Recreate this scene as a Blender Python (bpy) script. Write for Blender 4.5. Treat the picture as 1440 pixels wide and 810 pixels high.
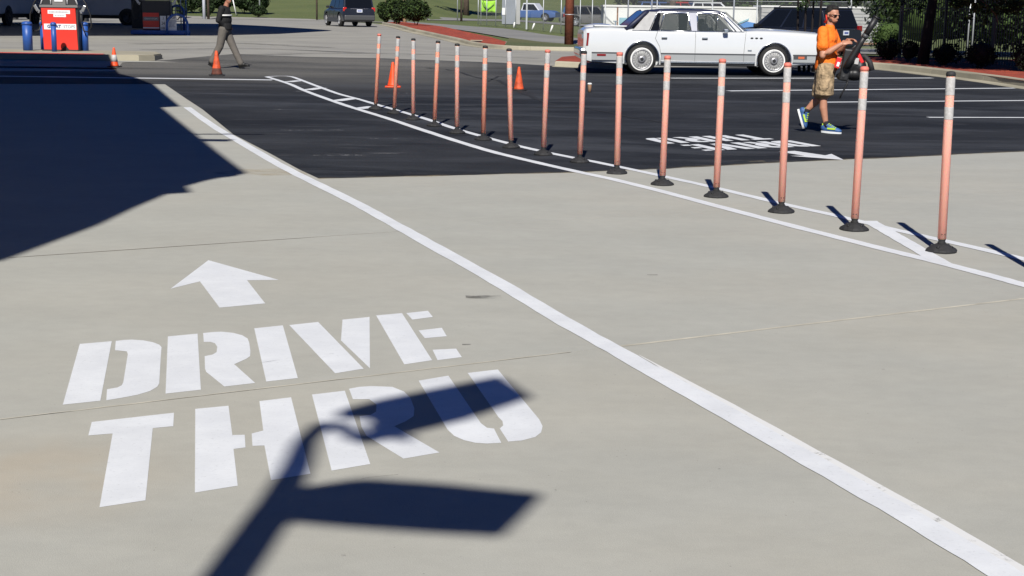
import bpy, bmesh, math, random
from mathutils import Vector, Matrix, Euler
R = math.radians
random.seed(7)
S = bpy.context.scene
for o in list(bpy.data.objects): bpy.data.objects.remove(o)
COL = S.collection

# ------------------------------------------------------------------ camera
F = 2050.0                      # focal length in pixels of the 1440 px wide photograph
CAMH = 1.65
PITCH = math.atan(393/F); ROLL = 0.015
fwd = Vector((0, math.cos(PITCH), -math.sin(PITCH)))
up0 = Vector((0, math.sin(PITCH), math.cos(PITCH)))
rt0 = Vector((1, 0, 0))
rgt = rt0*math.cos(ROLL) + up0*math.sin(ROLL)
upv = up0*math.cos(ROLL) - rt0*math.sin(ROLL)
CP = Vector((0, 0, CAMH))
cd = bpy.data.cameras.new('camera'); cam = bpy.data.objects.new('camera', cd); COL.objects.link(cam)
cd.sensor_width = 36; cd.lens = F/1440*36; cd.clip_end = 5000; cd.clip_start = .1
cam.matrix_world = Matrix(((rgt.x, upv.x, -fwd.x, CP.x), (rgt.y, upv.y, -fwd.y, CP.y), (rgt.z, upv.z, -fwd.z, CP.z), (0, 0, 0, 1)))
S.camera = cam
# ------------------------------------------------------------------ light
SUNV = Vector((.08, 1.13, -1))          # where a shadow falls per metre of height
w = bpy.data.worlds.new('World'); S.world = w; w.use_nodes = True
nt = w.node_tree; bg = nt.nodes['Background']
sky = nt.nodes.new('ShaderNodeTexSky'); sky.sky_type = 'NISHITA'; sky.sun_disc = False
sky.sun_elevation = math.atan2(1, math.hypot(SUNV.x, SUNV.y)); sky.sun_rotation = math.pi + math.atan2(SUNV.x, SUNV.y)
sky.air_density = .6; sky.dust_density = 0; sky.ozone_density = 5.0
hs_ = nt.nodes.new('ShaderNodeHueSaturation'); hs_.inputs['Saturation'].default_value = 1.32; hs_.inputs['Hue'].default_value = .517; hs_.inputs['Value'].default_value = 1.0
nt.links.new(sky.outputs[0], hs_.inputs['Color']); nt.links.new(hs_.outputs[0], bg.inputs[0]); bg.inputs[1].default_value = .05
sl = bpy.data.lights.new('sun', 'SUN'); sl.energy = 5.0; sl.angle = R(.5); sl.color = (1, .965, .90)
so = bpy.data.objects.new('sun', sl); COL.objects.link(so)
so.rotation_euler = SUNV.to_track_quat('-Z', 'Y').to_euler()
S.view_settings.view_transform = 'Standard'; S.view_settings.look = 'None'
S.view_settings.exposure = .36; S.view_settings.gamma = 1
S.render.engine = 'CYCLES'

# ------------------------------------------------------------------ terrain and placing helpers
def ss(t): t = max(0., min(1., t)); return t*t*(3-2*t)
def g(x, y):
    z = .12*ss((y-37)/10) + .42*ss((y-55)/30)*(1-ss((x+1)/9))
    yh = 112 + 50*ss((x+16)/12)
    z += max(0., y-yh)*.045*(1-ss((x-.06*y)/(.08*y+1))) if y > yh else 0
    if y > 300: z += (y-300)*.02
    return z
def ray(px, py): return fwd + rgt*((px-720)/F) + upv*((405-py)/F)
def W(px, py, dz=0):
    d = ray(px, py); z = 0.
    for _ in range(60):
        t = (CAMH - z)/max(1e-4, -d.z); p = CP + d*t
        z = .5*z + .5*g(p.x, min(p.y, 400))
    return Vector((p.x, p.y, g(p.x, p.y)+dz))
def P(px, py, Y):
    d = ray(px, py); return CP + d*(Y/d.y)
def GP(px, Y, dz=0):                     # ground point under the image column at depth Y
    p = P(px, 60, Y); return Vector((p.x, Y, g(p.x, Y)+dz))

# ------------------------------------------------------------------ materials
MATS = {}
def mat(name, col, rough=.7, metal=0, noise=None, bump=None, coat=0, alpha=None, spec=None, emit=None):
    if name in MATS: return MATS[name]
    m = bpy.data.materials.new(name); m.use_nodes = True; t = m.node_tree; b = t.nodes['Principled BSDF']
    c = tuple(col)+(1,)
    b.inputs['Base Color'].default_value = c; b.inputs['Roughness'].default_value = rough; b.inputs['Metallic'].default_value = metal
    if coat: b.inputs['Coat Weight'].default_value = coat; b.inputs['Coat Roughness'].default_value = .04
    if spec is not None: b.inputs['Specular IOR Level'].default_value = spec
    geo = t.nodes.new('ShaderNodeTexCoord')
    if noise:                             # (scale, amount)
        n = t.nodes.new('ShaderNodeTexNoise'); n.inputs['Scale'].default_value = noise[0]; n.inputs['Detail'].default_value = 6
        t.links.new(geo.outputs['Object'], n.inputs['Vector'])
        r = t.nodes.new('ShaderNodeMapRange'); r.inputs['From Min'].default_value = .3; r.inputs['From Max'].default_value = .7
        r.inputs['To Min'].default_value = 1-noise[1]; r.inputs['To Max'].default_value = 1+noise[1]
        t.links.new(n.outputs['Fac'], r.inputs['Value'])
        x = t.nodes.new('ShaderNodeVectorMath'); x.operation = 'SCALE'; x.inputs[0].default_value = col
        t.links.new(r.outputs[0], x.inputs['Scale']); t.links.new(x.outputs[0], b.inputs['Base Color'])
    if bump:
        n = t.nodes.new('ShaderNodeTexNoise'); n.inputs['Scale'].default_value = bump[0]; n.inputs['Detail'].default_value = 5
        t.links.new(geo.outputs['Object'], n.inputs['Vector'])
        k = t.nodes.new('ShaderNodeBump'); k.inputs['Strength'].default_value = bump[1]; k.inputs['Distance'].default_value = bump[2] if len(bump) > 2 else .01
        t.links.new(n.outputs['Fac'], k.inputs['Height']); t.links.new(k.outputs[0], b.inputs['Normal'])
    if alpha is not None: b.inputs['Alpha'].default_value = alpha
    MATS[name] = m; return m
class NT:                                 # small helper to write node trees
    def __init__(s, name, rough=.9):
        s.m = bpy.data.materials.new(name); s.m.use_nodes = True; s.t = s.m.node_tree; s.b = s.t.nodes['Principled BSDF']
        s.b.inputs['Roughness'].default_value = rough; s.tc = s.t.nodes.new('ShaderNodeTexCoord'); MATS[name] = s.m
    def L(s, a, b): s.t.links.new(a, b)
    def noise(s, scale, detail=6, stretch=None, rot=0, rough=.55, dist=0):
        n = s.t.nodes.new('ShaderNodeTexNoise'); n.inputs['Scale'].default_value = scale; n.inputs['Detail'].default_value = detail
        n.inputs['Roughness'].default_value = rough; n.inputs['Distortion'].default_value = dist
        mp = s.t.nodes.new('ShaderNodeMapping'); mp.inputs['Scale'].default_value = stretch or (1, 1, 1); mp.inputs['Rotation'].default_value = (0, 0, rot)
        s.L(s.tc.outputs['Object'], mp.inputs[0]); s.L(mp.outputs[0], n.inputs['Vector']); return n.outputs['Fac']
    def ramp(s, v, a, b, lo=0, hi=1):
        r = s.t.nodes.new('ShaderNodeMapRange'); r.interpolation_type = 'SMOOTHSTEP'
        for k, q in (('From Min', a), ('From Max', b), ('To Min', lo), ('To Max', hi)): r.inputs[k].default_value = q
        s.L(v, r.inputs['Value']); return r.outputs[0]
    def mix(s, f, a, b):
        x = s.t.nodes.new('ShaderNodeMix'); x.data_type = 'RGBA'
        if isinstance(f, float): x.inputs[0].default_value = f
        else: s.L(f, x.inputs[0])
        for i, q in ((6, a), (7, b)):
            if isinstance(q, tuple): x.inputs[i].default_value = q+(1,)
            else: s.L(q, x.inputs[i])
        return x.outputs[2]
    def mul(s, c, f):
        x = s.t.nodes.new('ShaderNodeVectorMath'); x.operation = 'SCALE'; s.L(c, x.inputs[0]); s.L(f, x.inputs['Scale']); return x.outputs[0]
    def bump(s, v, st, d):
        k = s.t.nodes.new('ShaderNodeBump'); k.inputs['Strength'].default_value = st; k.inputs['Distance'].default_value = d
        s.L(v, k.inputs['Height']); s.L(k.outputs[0], s.b.inputs['Normal'])
    def out(s, c): s.L(c, s.b.inputs['Base Color']); return s.m

def concrete(name, base, warm, far=False):
    n = NT(name, .9); n.b.inputs['Specular IOR Level'].default_value = .3
    c = n.mix(n.ramp(n.noise(.35, 5, (1, 1.3, 1), .3), .35, .68), base, warm)
    c = n.mul(c, n.ramp(n.noise(.9, 7, (1, 1.8, 1), .1, .6), .3, .72, .955, 1.03))
    c = n.mul(c, n.ramp(n.noise(7, 8, (1, 1.4, 1), 0, .7), .3, .7, .965, 1.03))
    c = n.mul(c, n.ramp(n.noise(160, 3), .3, .75, .95, 1.04))
    c = n.mul(c, n.ramp(n.noise(.8, 9, (.5, 1.2, 1), .2, .75, .6), .66, .80, 1.0, .93))
    if far:                                  # rusty tinge of the slab at the lower left
        d = n.t.nodes.new('ShaderNodeVectorMath'); d.operation = 'DISTANCE'; n.L(n.tc.outputs['Object'], d.inputs[0]); d.inputs[1].default_value = (-1.75, 4.9, 0)
        k = n.t.nodes.new('ShaderNodeMath'); k.operation = 'MULTIPLY'; n.L(n.ramp(d.outputs['Value'], .75, .15, 0, .34), k.inputs[0]); n.L(n.ramp(n.noise(3, 6), .3, .65, .3, 1), k.inputs[1])
        c = n.mix(k.outputs[0], c, (.40, .315, .215))
    pv = n.t.nodes.new('ShaderNodeTexVoronoi'); pv.inputs['Scale'].default_value = 26; n.L(n.tc.outputs['Object'], pv.inputs['Vector'])      # small pits and specks
    sp = n.t.nodes.new('ShaderNodeMath'); sp.operation = 'ADD'; n.L(n.ramp(pv.outputs['Distance'], .05, .11, -.35, 0), sp.inputs[0]); sp.inputs[1].default_value = 1
    gate = n.t.nodes.new('ShaderNodeMix'); gate.data_type = 'FLOAT'; n.L(n.ramp(n.noise(5, 3), .56, .62), gate.inputs[0]); gate.inputs[2].default_value = 1; n.L(sp.outputs[0], gate.inputs[3])
    c = n.mul(c, gate.outputs[0])
    n.bump(n.noise(220, 4), .3, .005)
    return n.out(c)
concrete('concrete', (.350, .349, .316), (.364, .356, .316))
concrete('concrete_near', (.354, .351, .316), (.368, .356, .310), True)
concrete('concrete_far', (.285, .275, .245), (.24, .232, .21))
concrete('kerb_concrete', (.36, .33, .25), (.27, .25, .19))
def asphalt():
    n = NT('asphalt', .88); n.b.inputs['Specular IOR Level'].default_value = .22
    c = n.mix(n.ramp(n.noise(.22, 6, (1, 1, 1), 0, .6), .35, .7), (.0095, .0110, .0140), (.026, .0280, .0320))
    c = n.mix(n.ramp(n.noise(.6, 9, (.3, 1.1, 1), .25, .7, .8), .44, .66, 0, .72), c, (.048, .052, .060))
    c = n.mix(n.ramp(n.noise(2.0, 9, (.22, 1.3, 1), -.03, .72, .3), .57, .69, 0, .5), c, (.10, .10, .105))
    pos = n.t.nodes.new('ShaderNodeSeparateXYZ'); n.L(n.tc.outputs['Object'], pos.inputs[0])
    far = n.ramp(pos.outputs['Y'], 26, 40)                       # the older, unsealed asphalt at the far side of the lot
    leftm = n.ramp(pos.outputs['X'], 2, -3)
    mm = n.t.nodes.new('ShaderNodeMath'); mm.operation = 'MULTIPLY'; n.L(far, mm.inputs[0]); n.L(leftm, mm.inputs[1])
    m2 = n.t.nodes.new('ShaderNodeMath'); m2.operation = 'MULTIPLY'; n.L(mm.outputs[0], m2.inputs[0]); n.L(n.ramp(n.noise(.25, 7, (.5, 1.5, 1), 0, .6), .3, .62, .35, 1), m2.inputs[1])
    c = n.mix(m2.outputs[0], c, (.125, .12, .108))
    c = n.mul(c, n.ramp(n.noise(60, 5), .3, .7, .6, 1.4))
    n.bump(n.noise(70, 5), .6, .012)
    return n.out(c)
asphalt()
def street():
    n = NT('street_asphalt', .9)
    c = n.mix(n.ramp(n.noise(.3, 6, (.3, 1.2, 1), .2), .35, .65), (.17, .168, .16), (.22, .215, .2)); return n.out(c)
street()
def grassm(name, a, b, c3):
    n = NT(name, .95)
    c = n.mix(n.ramp(n.noise(.12, 6), .35, .65), a, b)
    c = n.mix(n.ramp(n.noise(1.2, 8, (1, .5, 1), 0, .7), .5, .75, 0, .6), c, c3)
    c = n.mul(c, n.ramp(n.noise(14, 6), .3, .7, .7, 1.25)); n.bump(n.noise(20, 5), .5, .05)
    return n.out(c)
grassm('grass', (.078, .102, .026), (.10, .122, .034), (.14, .13, .055))
grassm('verge_grass', (.055, .075, .022), (.10, .10, .04), (.15, .13, .06))
def mulch():
    n = NT('mulch', .95)
    c = n.mix(n.ramp(n.noise(2, 8, None, 0, .7), .35, .65), (.36, .055, .022), (.22, .035, .018))
    c = n.mix(n.ramp(n.noise(9, 8, None, 0, .7), .55, .72), c, (.45, .12, .07)); n.bump(n.noise(25, 6), 1, .05)
    return n.out(c)
mulch()
def paint():
    n = NT('white_paint', .6)
    c = n.mix(n.ramp(n.noise(3, 7, None, 0, .7), .35, .7), (.62, .635, .655), (.69, .705, .72))
    c = n.mul(c, n.ramp(n.noise(60, 6), .56, .75, 1, .84)); c = n.mul(c, n.ramp(n.noise(1.1, 8, (1, 2, 1), .4, .7), .35, .7, 1, .93)); n.bump(n.noise(200, 3), .2, .003); return n.out(c)
paint()
def worn_paint(name, lo, hi, sc=14, st=(1, 1, 1)):
    n = NT(name, .7); c = n.mix(.5, (.6, .6, .59), (.66, .66, .65))
    n.out(c); n.L(n.ramp(n.noise(sc, 8, st, 0, .72), lo, hi), n.b.inputs['Alpha']); return n.m
worn_paint('faded_paint', .50, .66, 5, (1.2, 6, 1)); worn_paint('old_line_paint', .28, .44, 9)
def stainm(name, col, lo, hi, sc, st=(1, 1, 1), amax=.5):
    n = NT(name, .8); n.b.inputs['Base Color'].default_value = col+(1,)
    n.L(n.ramp(n.noise(sc, 7, st, 0, .65), lo, hi, 0, amax), n.b.inputs['Alpha']); return n.m
stainm('dark_stain', (.05, .045, .04), .45, .65, 4, (1, 2, 1), .55); stainm('rust_stain', (.42, .30, .17), .3, .75, 2.2, (1, 1, 1), .25)
stainm('sand_stain', (.46, .37, .22), .35, .7, 3, (1, 3, 1), .4)
stainm('tyre_streak', (.03, .03, .03), .42, .66, 2.5, (.3, 2.5, 1), .6)
M = lambda n: MATS[n]
mat('joint', (.10, .085, .06), .95, noise=(8, .4)); mat('sealed_joint', (.42, .395, .325), .9, noise=(6, .25))
mat('crack', (.008, .008, .009), .9)
mat('post_salmon', (.84, .40, .315), .55, noise=(2.5, .05), bump=(30, .1), spec=.25)
mat('post_orange', (.84, .34, .235), .5, noise=(2.5, .05))
for _n in ('post_salmon', 'post_orange'):
    _b = MATS[_n].node_tree.nodes['Principled BSDF']; _b.inputs['Subsurface Weight'].default_value = .55; _b.inputs['Subsurface Scale'].default_value = .06; _b.inputs['Roughness'].default_value = .65
mat('reflective', (.42, .41, .40), .55, noise=(60, .16)); mat('rubber', (.018, .018, .019), .75, noise=(20, .3), bump=(60, .3))
mat('pink_cap', (.6, .16, .12), .6); mat('rivet', (.12, .05, .04), .6)
mat('cone_orange', (.78, .075, .012), .5, noise=(6, .15)); mat('cone_worn', (.55, .075, .02), .65, noise=(9, .5)); mat('cone_grime', (.10, .03, .018), .8, noise=(9, .5))
mat('car_white', (.57, .585, .59), .22, coat=1, spec=.5); mat('car_silver', (.42, .43, .42), .3, .35, coat=.6)
mat('chrome', (.80, .80, .81), .16, 1); mat('wire_silver', (.34, .34, .35), .35, .55); mat('tyre', (.012, .012, .012), .8); mat('whitewall', (.75, .75, .73), .6)
mat('vinyl_navy', (.014, .018, .045), .5, bump=(90, .3)); mat('vinyl_grey', (.27, .27, .27), .5, bump=(60, .3), noise=(8, .15))
mat('dark_glass', (.006, .007, .009), .08, spec=.3); mat('navy_paint', (.012, .015, .026), .3, coat=.4, spec=.4); mat('black_plastic', (.012, .012, .013), .5)
mat('grey_plastic', (.05, .052, .055), .5); mat('red_lens', (.20, .006, .008), .15, coat=1); mat('bright_red_lens', (.45, .015, .01), .2, coat=1)
mat('amber_lens', (.5, .12, .05), .3); mat('plate', (.62, .65, .72), .4); mat('plate_text', (.05, .08, .3), .5); mat('alloy', (.55, .55, .56), .3, .8)
mat('door_gap', (.03, .03, .03), .8)
mat('seat_blue', (.02, .024, .05), .8)
mg = bpy.data.materials.new('window_glass'); mg.use_nodes = True; _t = mg.node_tree; _b = _t.nodes['Principled BSDF']; _b.inputs['Base Color'].default_value = (.05, .06, .06, 1); _b.inputs['Roughness'].default_value = .04
_b.inputs['Alpha'].default_value = .45; MATS['window_glass'] = mg
mat('truck_white', (.55, .57, .62), .5, noise=(1, .08)); mat('blue_paint', (.018, .075, .30), .45, noise=(5, .15)); mat('pump_red', (.62, .035, .022), .4, noise=(3, .05))
mat('pump_grey', (.16, .155, .15), .5); mat('pump_dark', (.02, .02, .022), .5); mat('sign_white', (.72, .72, .72), .5); mat('print_grey', (.30, .31, .33), .6); mat('print_blue', (.03, .05, .16), .6); mat('print_black', (.02, .02, .02), .6)
mat('hose', (.01, .01, .01), .5); mat('steel', (.45, .46, .47), .35, .8); mat('galvanized', (.42, .44, .45), .5, .4)
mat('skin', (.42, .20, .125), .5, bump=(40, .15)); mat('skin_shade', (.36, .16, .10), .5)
mat('hair', (.008, .006, .005), .7, bump=(150, .8)); mat('beard', (.06, .03, .02), .8)
mat('orange_shirt', (.90, .175, .008), .8, bump=(9, .7, .06)); mat('khaki', (.32, .23, .135), .9, bump=(14, .8, .05), noise=(13, .42))
mat('black_shirt', (.006, .006, .007), .85, bump=(10, .4, .03)); mat('grey_trousers', (.115, .103, .09), .9, bump=(9, .5, .03)); mat('shoe_blue', (.03, .09, .24), .6, noise=(30, .3))
mat('shoe_lime', (.42, .62, .03), .5); mat('shoe_sole', (.6, .62, .62), .6); mat('black_leather', (.01, .01, .01), .45); mat('lens', (.004, .004, .004), .1); mat('sock', (.01, .01, .012), .9)
mat('bandana', (.55, .03, .015), .8); mat('red_panel', (.6, .02, .02), .4); mat('white_fabric', (.7, .7, .68), .8)
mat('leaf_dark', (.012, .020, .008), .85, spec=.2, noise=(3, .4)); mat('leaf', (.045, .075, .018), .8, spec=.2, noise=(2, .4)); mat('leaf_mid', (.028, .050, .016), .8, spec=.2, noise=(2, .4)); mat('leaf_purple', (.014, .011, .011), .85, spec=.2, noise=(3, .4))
mat('leaf_light', (.075, .10, .03), .7, noise=(2, .4)); mat('bark', (.07, .05, .035), .95, noise=(6, .4), bump=(20, .8, .02)); mat('bark_grey', (.10, .095, .085), .95, noise=(4, .4), bump=(20, .8, .02)); mat('pole_wood', (.16, .045, .022), .9, noise=(3, .3), bump=(12, .6, .02))
mat('fence_black', (.012, .012, .013), .5); mat('container_white', (.62, .63, .61), .6, noise=(1, .08)); mat('container_grey', (.34, .34, .33), .7, noise=(.8, .12)); mat('graffiti_blue', (.06, .20, .48), .6, noise=(2, .2)); mat('pale_blue', (.20, .38, .45), .6, noise=(2, .2)); mat('roof_light', (.62, .62, .60), .6)
mat('rust', (.18, .09, .05), .9, noise=(8, .5)); mat('lime_cloth', (.30, .62, .03), .8); mat('dark_lime', (.10, .25, .02), .8); mat('shed_grey', (.22, .24, .27), .7, noise=(1, .1)); mat('car_blue', (.05, .10, .24), .3, coat=.6); mat('car_red', (.35, .03, .03), .3, coat=.6)
mat('stucco', (.5, .47, .42), .9, noise=(1, .05)); mat('lamp_bronze', (.03, .025, .02), .5); mat('brown_cup', (.20, .11, .06), .7); mat('white_stake', (.7, .7, .68), .6); mat('yellow_tan', (.50, .40, .22), .7); mat('building_dark', (.10, .10, .10), .8)
nv = bpy.data.materials.new('chain_link_mesh'); nv.use_nodes = True; _b = nv.node_tree.nodes['Principled BSDF']; _b.inputs['Base Color'].default_value = (.35, .37, .38, 1); _b.inputs['Alpha'].default_value = .14; _b.inputs['Roughness'].default_value = .6; MATS['chain_link_mesh'] = nv

# ------------------------------------------------------------------ object helpers
def link(name, me, m=None, parent=None, smooth=False):
    o = bpy.data.objects.new(name, me); COL.objects.link(o)
    if m is not None:
        for k in (m if isinstance(m, (list, tuple)) else [m]): me.materials.append(M(k) if isinstance(k, str) else k)
    if smooth:
        for p in me.polygons: p.use_smooth = True
    if parent: o.parent = parent
    return o
def obj(name, bm, m=None, parent=None, smooth=False):
    bmesh.ops.recalc_face_normals(bm, faces=bm.faces)
    me = bpy.data.meshes.new(name); bm.to_mesh(me); bm.free(); return link(name, me, m, parent, smooth)
def tag(o, label=None, cat=None, group=None, kind=None):
    if label: o['label'] = label
    if cat: o['category'] = cat
    if group: o['group'] = group
    if kind: o['kind'] = kind
    return o
def empty(name, loc=(0, 0, 0), rz=0, **k):
    o = bpy.data.objects.new(name, None); COL.objects.link(o); o.location = loc; o.rotation_euler = (0, 0, rz); o.empty_display_size = .2; tag(o, **k); return o
def copy_tree(o, parent=None):
    c = o.copy(); COL.objects.link(c); c.parent = parent
    for ch in list(o.children): copy_tree(ch, c)
    return c
def BM(): return bmesh.new()
def box(bm, c, s, rot=None, mi=0, bev=0):
    r = bmesh.ops.create_cube(bm, size=1); vs = r['verts']; mt = Matrix.Translation(c) @ (rot.to_matrix().to_4x4() if rot else Matrix()) @ Matrix.Diagonal((*s, 1))
    bmesh.ops.transform(bm, matrix=mt, verts=vs)
    fs = list({f for v in vs for f in v.link_faces})
    for f in fs: f.material_index = mi
    if bev:
        es = list({e for v in vs for e in v.link_edges}); bmesh.ops.bevel(bm, geom=es, offset=bev, segments=2, affect='EDGES', profile=.5)
    return vs
def tube(bm, pts, rad, n=8, caps=True, mi=0):
    pts = [Vector(p) for p in pts]; rads = rad if isinstance(rad, (list, tuple)) else [rad]*len(pts); rings = []; prev = None
    for i, p in enumerate(pts):
        a = pts[max(0, i-1)]; b = pts[min(len(pts)-1, i+1)]; d = (b-a).normalized()
        if prev is None:
            u = d.orthogonal().normalized()
        else: u = (prev - d*prev.dot(d)).normalized()
        prev = u; v = d.cross(u)
        rings.append([bm.verts.new(p + (u*math.cos(2*math.pi*k/n)+v*math.sin(2*math.pi*k/n))*rads[i]) for k in range(n)])
    for a, b in zip(rings, rings[1:]):
        for k in range(n):
            f = bm.faces.new((a[k], a[(k+1) % n], b[(k+1) % n], b[k])); f.material_index = mi; f.smooth = True
    if caps:
        for r in (rings[0][::-1], rings[-1]):
            f = bm.faces.new(r); f.material_index = mi
    return rings
def lathe(bm, prof, n=16, c=(0, 0, 0), mi=0, axis='z', squash=1):
    rings = []
    for r, z in prof:
        rg = []
        for k in range(n):
            a = 2*math.pi*k/n; x, y = r*math.cos(a), r*math.sin(a)*squash
            q = (x, y, z) if axis == 'z' else (x, z, y)
            rg.append(bm.verts.new((c[0]+q[0], c[1]+q[1], c[2]+q[2])))
        rings.append(rg)
    for a, b in zip(rings, rings[1:]):
        for k in range(n):
            f = bm.faces.new((a[k], a[(k+1) % n], b[(k+1) % n], b[k])); f.material_index = mi; f.smooth = True
    for r in (rings[0][::-1], rings[-1]): bm.faces.new(r).material_index = mi
def prism(bm, poly, h, mi=0):             # poly: 3-D points, extruded by vector h
    h = Vector(h); a = [bm.verts.new(p) for p in poly]; b = [bm.verts.new(Vector(p)+h) for p in poly]; n = len(poly)
    fs = [bm.faces.new(a[::-1]), bm.faces.new(b)] + [bm.faces.new((a[i], a[(i+1) % n], b[(i+1) % n], b[i])) for i in range(n)]
    for f in fs: f.material_index = mi
def ell(bm, c, r, rot=None, u=14, v=9, mi=0):
    q = bmesh.ops.create_uvsphere(bm, u_segments=u, v_segments=v, radius=1)
    bmesh.ops.transform(bm, matrix=Matrix.Translation(c) @ (rot.to_matrix().to_4x4() if rot else Matrix()) @ Matrix.Diagonal((*r, 1)), verts=q['verts'])
    for vv in q['verts']:
        for f in vv.link_faces: f.material_index = mi; f.smooth = True
def conform(bm, dz, xstep=4):
    ys = [v.co.y for v in bm.verts]; xs = [v.co.x for v in bm.verts]
    y0, y1 = min(ys), max(ys); x0, x1 = min(xs), max(xs)
    if y1 > 37:
        y = max(37, math.ceil(y0))
        while y < y1:
            bmesh.ops.bisect_plane(bm, geom=bm.verts[:]+bm.edges[:]+bm.faces[:], plane_co=(0, y, 0), plane_no=(0, 1, 0)); y += 1.5 if y < 60 else 4 if y < 130 else 15
        x = math.ceil(x0/xstep)*xstep
        if y1 > 53:
            while x < x1:
                bmesh.ops.bisect_plane(bm, geom=bm.verts[:]+bm.edges[:]+bm.faces[:], plane_co=(x, 0, 0), plane_no=(1, 0, 0)); x += xstep
    bm.normal_update(); bmesh.ops.triangulate(bm, faces=bm.faces, ngon_method='EAR_CLIP')
    for v in bm.verts: v.co.z = g(v.co.x, v.co.y)+dz
def flat(pts): return [Vector((p[0], p[1], 0)) for p in pts]
def sheet(name, world_pts, dz, m, parent=None, xstep=4):
    bm = BM(); bm.faces.new([bm.verts.new((p[0], p[1], 0)) for p in world_pts]); conform(bm, dz, xstep)
    for f in bm.faces:
        f.normal_update()
        if f.normal.z < 0: f.normal_flip()
    me = bpy.data.meshes.new(name); bm.to_mesh(me); bm.free(); return link(name, me, m, parent)
def smooth_line(pts, step=None, n=6):      # Catmull-Rom through points
    pts = [Vector((p[0], p[1], 0)) for p in pts]; out = []
    for i in range(len(pts)-1):
        p0 = pts[max(0, i-1)]; p1 = pts[i]; p2 = pts[i+1]; p3 = pts[min(len(pts)-1, i+2)]
        for k in range(n):
            t = k/n; out.append(.5*((2*p1)+(p2-p0)*t+(2*p0-5*p1+4*p2-p3)*t*t+(3*p1-p0-3*p2+p3)*t**3))
    out.append(pts[-1]); return out
def ribbon_bm(pts, wd, off=0, jit=0):
    bm = BM(); rows = []
    for i, p in enumerate(pts):
        a = pts[max(0, i-1)]; b = pts[min(len(pts)-1, i+1)]; d = (b-a); d.z = 0; d.normalize(); nrm = Vector((-d.y, d.x, 0))
        ww = wd[i] if isinstance(wd, list) else wd
        j = random.uniform(-jit, jit)
        rows.append((bm.verts.new(p+nrm*(off+ww/2+j)), bm.verts.new(p+nrm*(off-ww/2+random.uniform(-jit, jit)))))
    for (a, b), (c, d) in zip(rows, rows[1:]): bm.faces.new((a, b, d, c))
    return bm
def ribbon(name, pts, wd, dz, m, parent=None, off=0, jit=0):
    bm = ribbon_bm([Vector((p[0], p[1], 0)) for p in pts], wd, off, jit); conform(bm, dz)
    for f in bm.faces:
        f.normal_update()
        if f.normal.z < 0: f.normal_flip()
    me = bpy.data.meshes.new(name); bm.to_mesh(me); bm.free(); return link(name, me, m, parent)
def leaves(bm, blobs, n, size, mi=(0,), flat_y=1.0, shell=.55):
    tot = sum(b[3]**2 for b in blobs)
    for (x, y, z, r, *sq) in blobs:
        k = int(n*r*r/tot); sz = sq[0] if sq else 1
        for _ in range(k):
            d = Vector((random.gauss(0, 1), random.gauss(0, 1), random.gauss(0, 1))).normalized()*r*(shell+(1-shell)*random.random()**.6)*random.uniform(.85, 1.12)
            c = Vector((x, y, z))+Vector((d.x, d.y*flat_y, d.z*sz)); s = size*random.uniform(.55, 1.3)
            rot = Euler((random.uniform(-1.2, 1.2), random.uniform(-1.2, 1.2), random.uniform(0, 6.28)))
            q = [Vector((-.5, 0, 0)), Vector((0, -.3, .05)), Vector((.55, 0, -.06)), Vector((0, .3, .05))]
            f = bm.faces.new([bm.verts.new(c+(rot.to_matrix() @ v)*s) for v in q]); f.material_index = random.choice(mi)
def lumps(c, r, n, sq=1, spread=.55, lo=.35, hi=.6):
    out = [(c[0], c[1], c[2], r*.75, sq)]
    for _ in range(n):
        d = Vector((random.gauss(0, 1), random.gauss(0, 1), random.gauss(0, 1)*sq)).normalized()*r*spread*random.uniform(.7, 1.25)
        out.append((c[0]+d.x, c[1]+d.y, c[2]+d.z*sq, r*random.uniform(lo, hi), sq))
    return out
def blob(name, m, parent, build, voxel=.012, smooth=4):
    bm = BM(); build(bm); me = bpy.data.meshes.new(name); bm.to_mesh(me); bm.free()
    o = bpy.data.objects.new(name, me); COL.objects.link(o)
    md = o.modifiers.new('r', 'REMESH'); md.mode = 'VOXEL'; md.voxel_size = voxel
    if smooth: sm = o.modifiers.new('s', 'SMOOTH'); sm.iterations = smooth; sm.factor = .5
    dg = bpy.context.evaluated_depsgraph_get(); me2 = bpy.data.meshes.new_from_object(o.evaluated_get(dg))
    bpy.data.objects.remove(o); me2.name = name; return link(name, me2, m, parent, True)
def limb(bm, pts, rads, n=12):
    tube(bm, pts, rads, n)
    for p, r in zip(pts, rads): ell(bm, p, (r, r, r), u=12, v=8)
exec_order = []
#SETTING
# ------------------------------------------------------------------ ground
def ground():
    xs = [-1500, -700, -350, -200, -130, -90] + [-70+3.5*i for i in range(41)] + [90, 130, 200, 350, 700, 1500]
    ys = [-200, -60, -20, 0, 20, 34] + [37+1.5*i for i in range(16)] + [62+4*i for i in range(30)] + [200, 230, 260, 300, 350, 420, 600, 1000, 2500]
    bm = BM(); v = [[bm.verts.new((x, y, g(x, y)-.05)) for x in xs] for y in ys]
    for j in range(len(ys)-1):
        for i in range(len(xs)-1): bm.faces.new((v[j][i], v[j][i+1], v[j+1][i+1], v[j+1][i]))
    tag(obj('ground', bm, 'grass', smooth=True), kind='structure')
ground()
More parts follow.
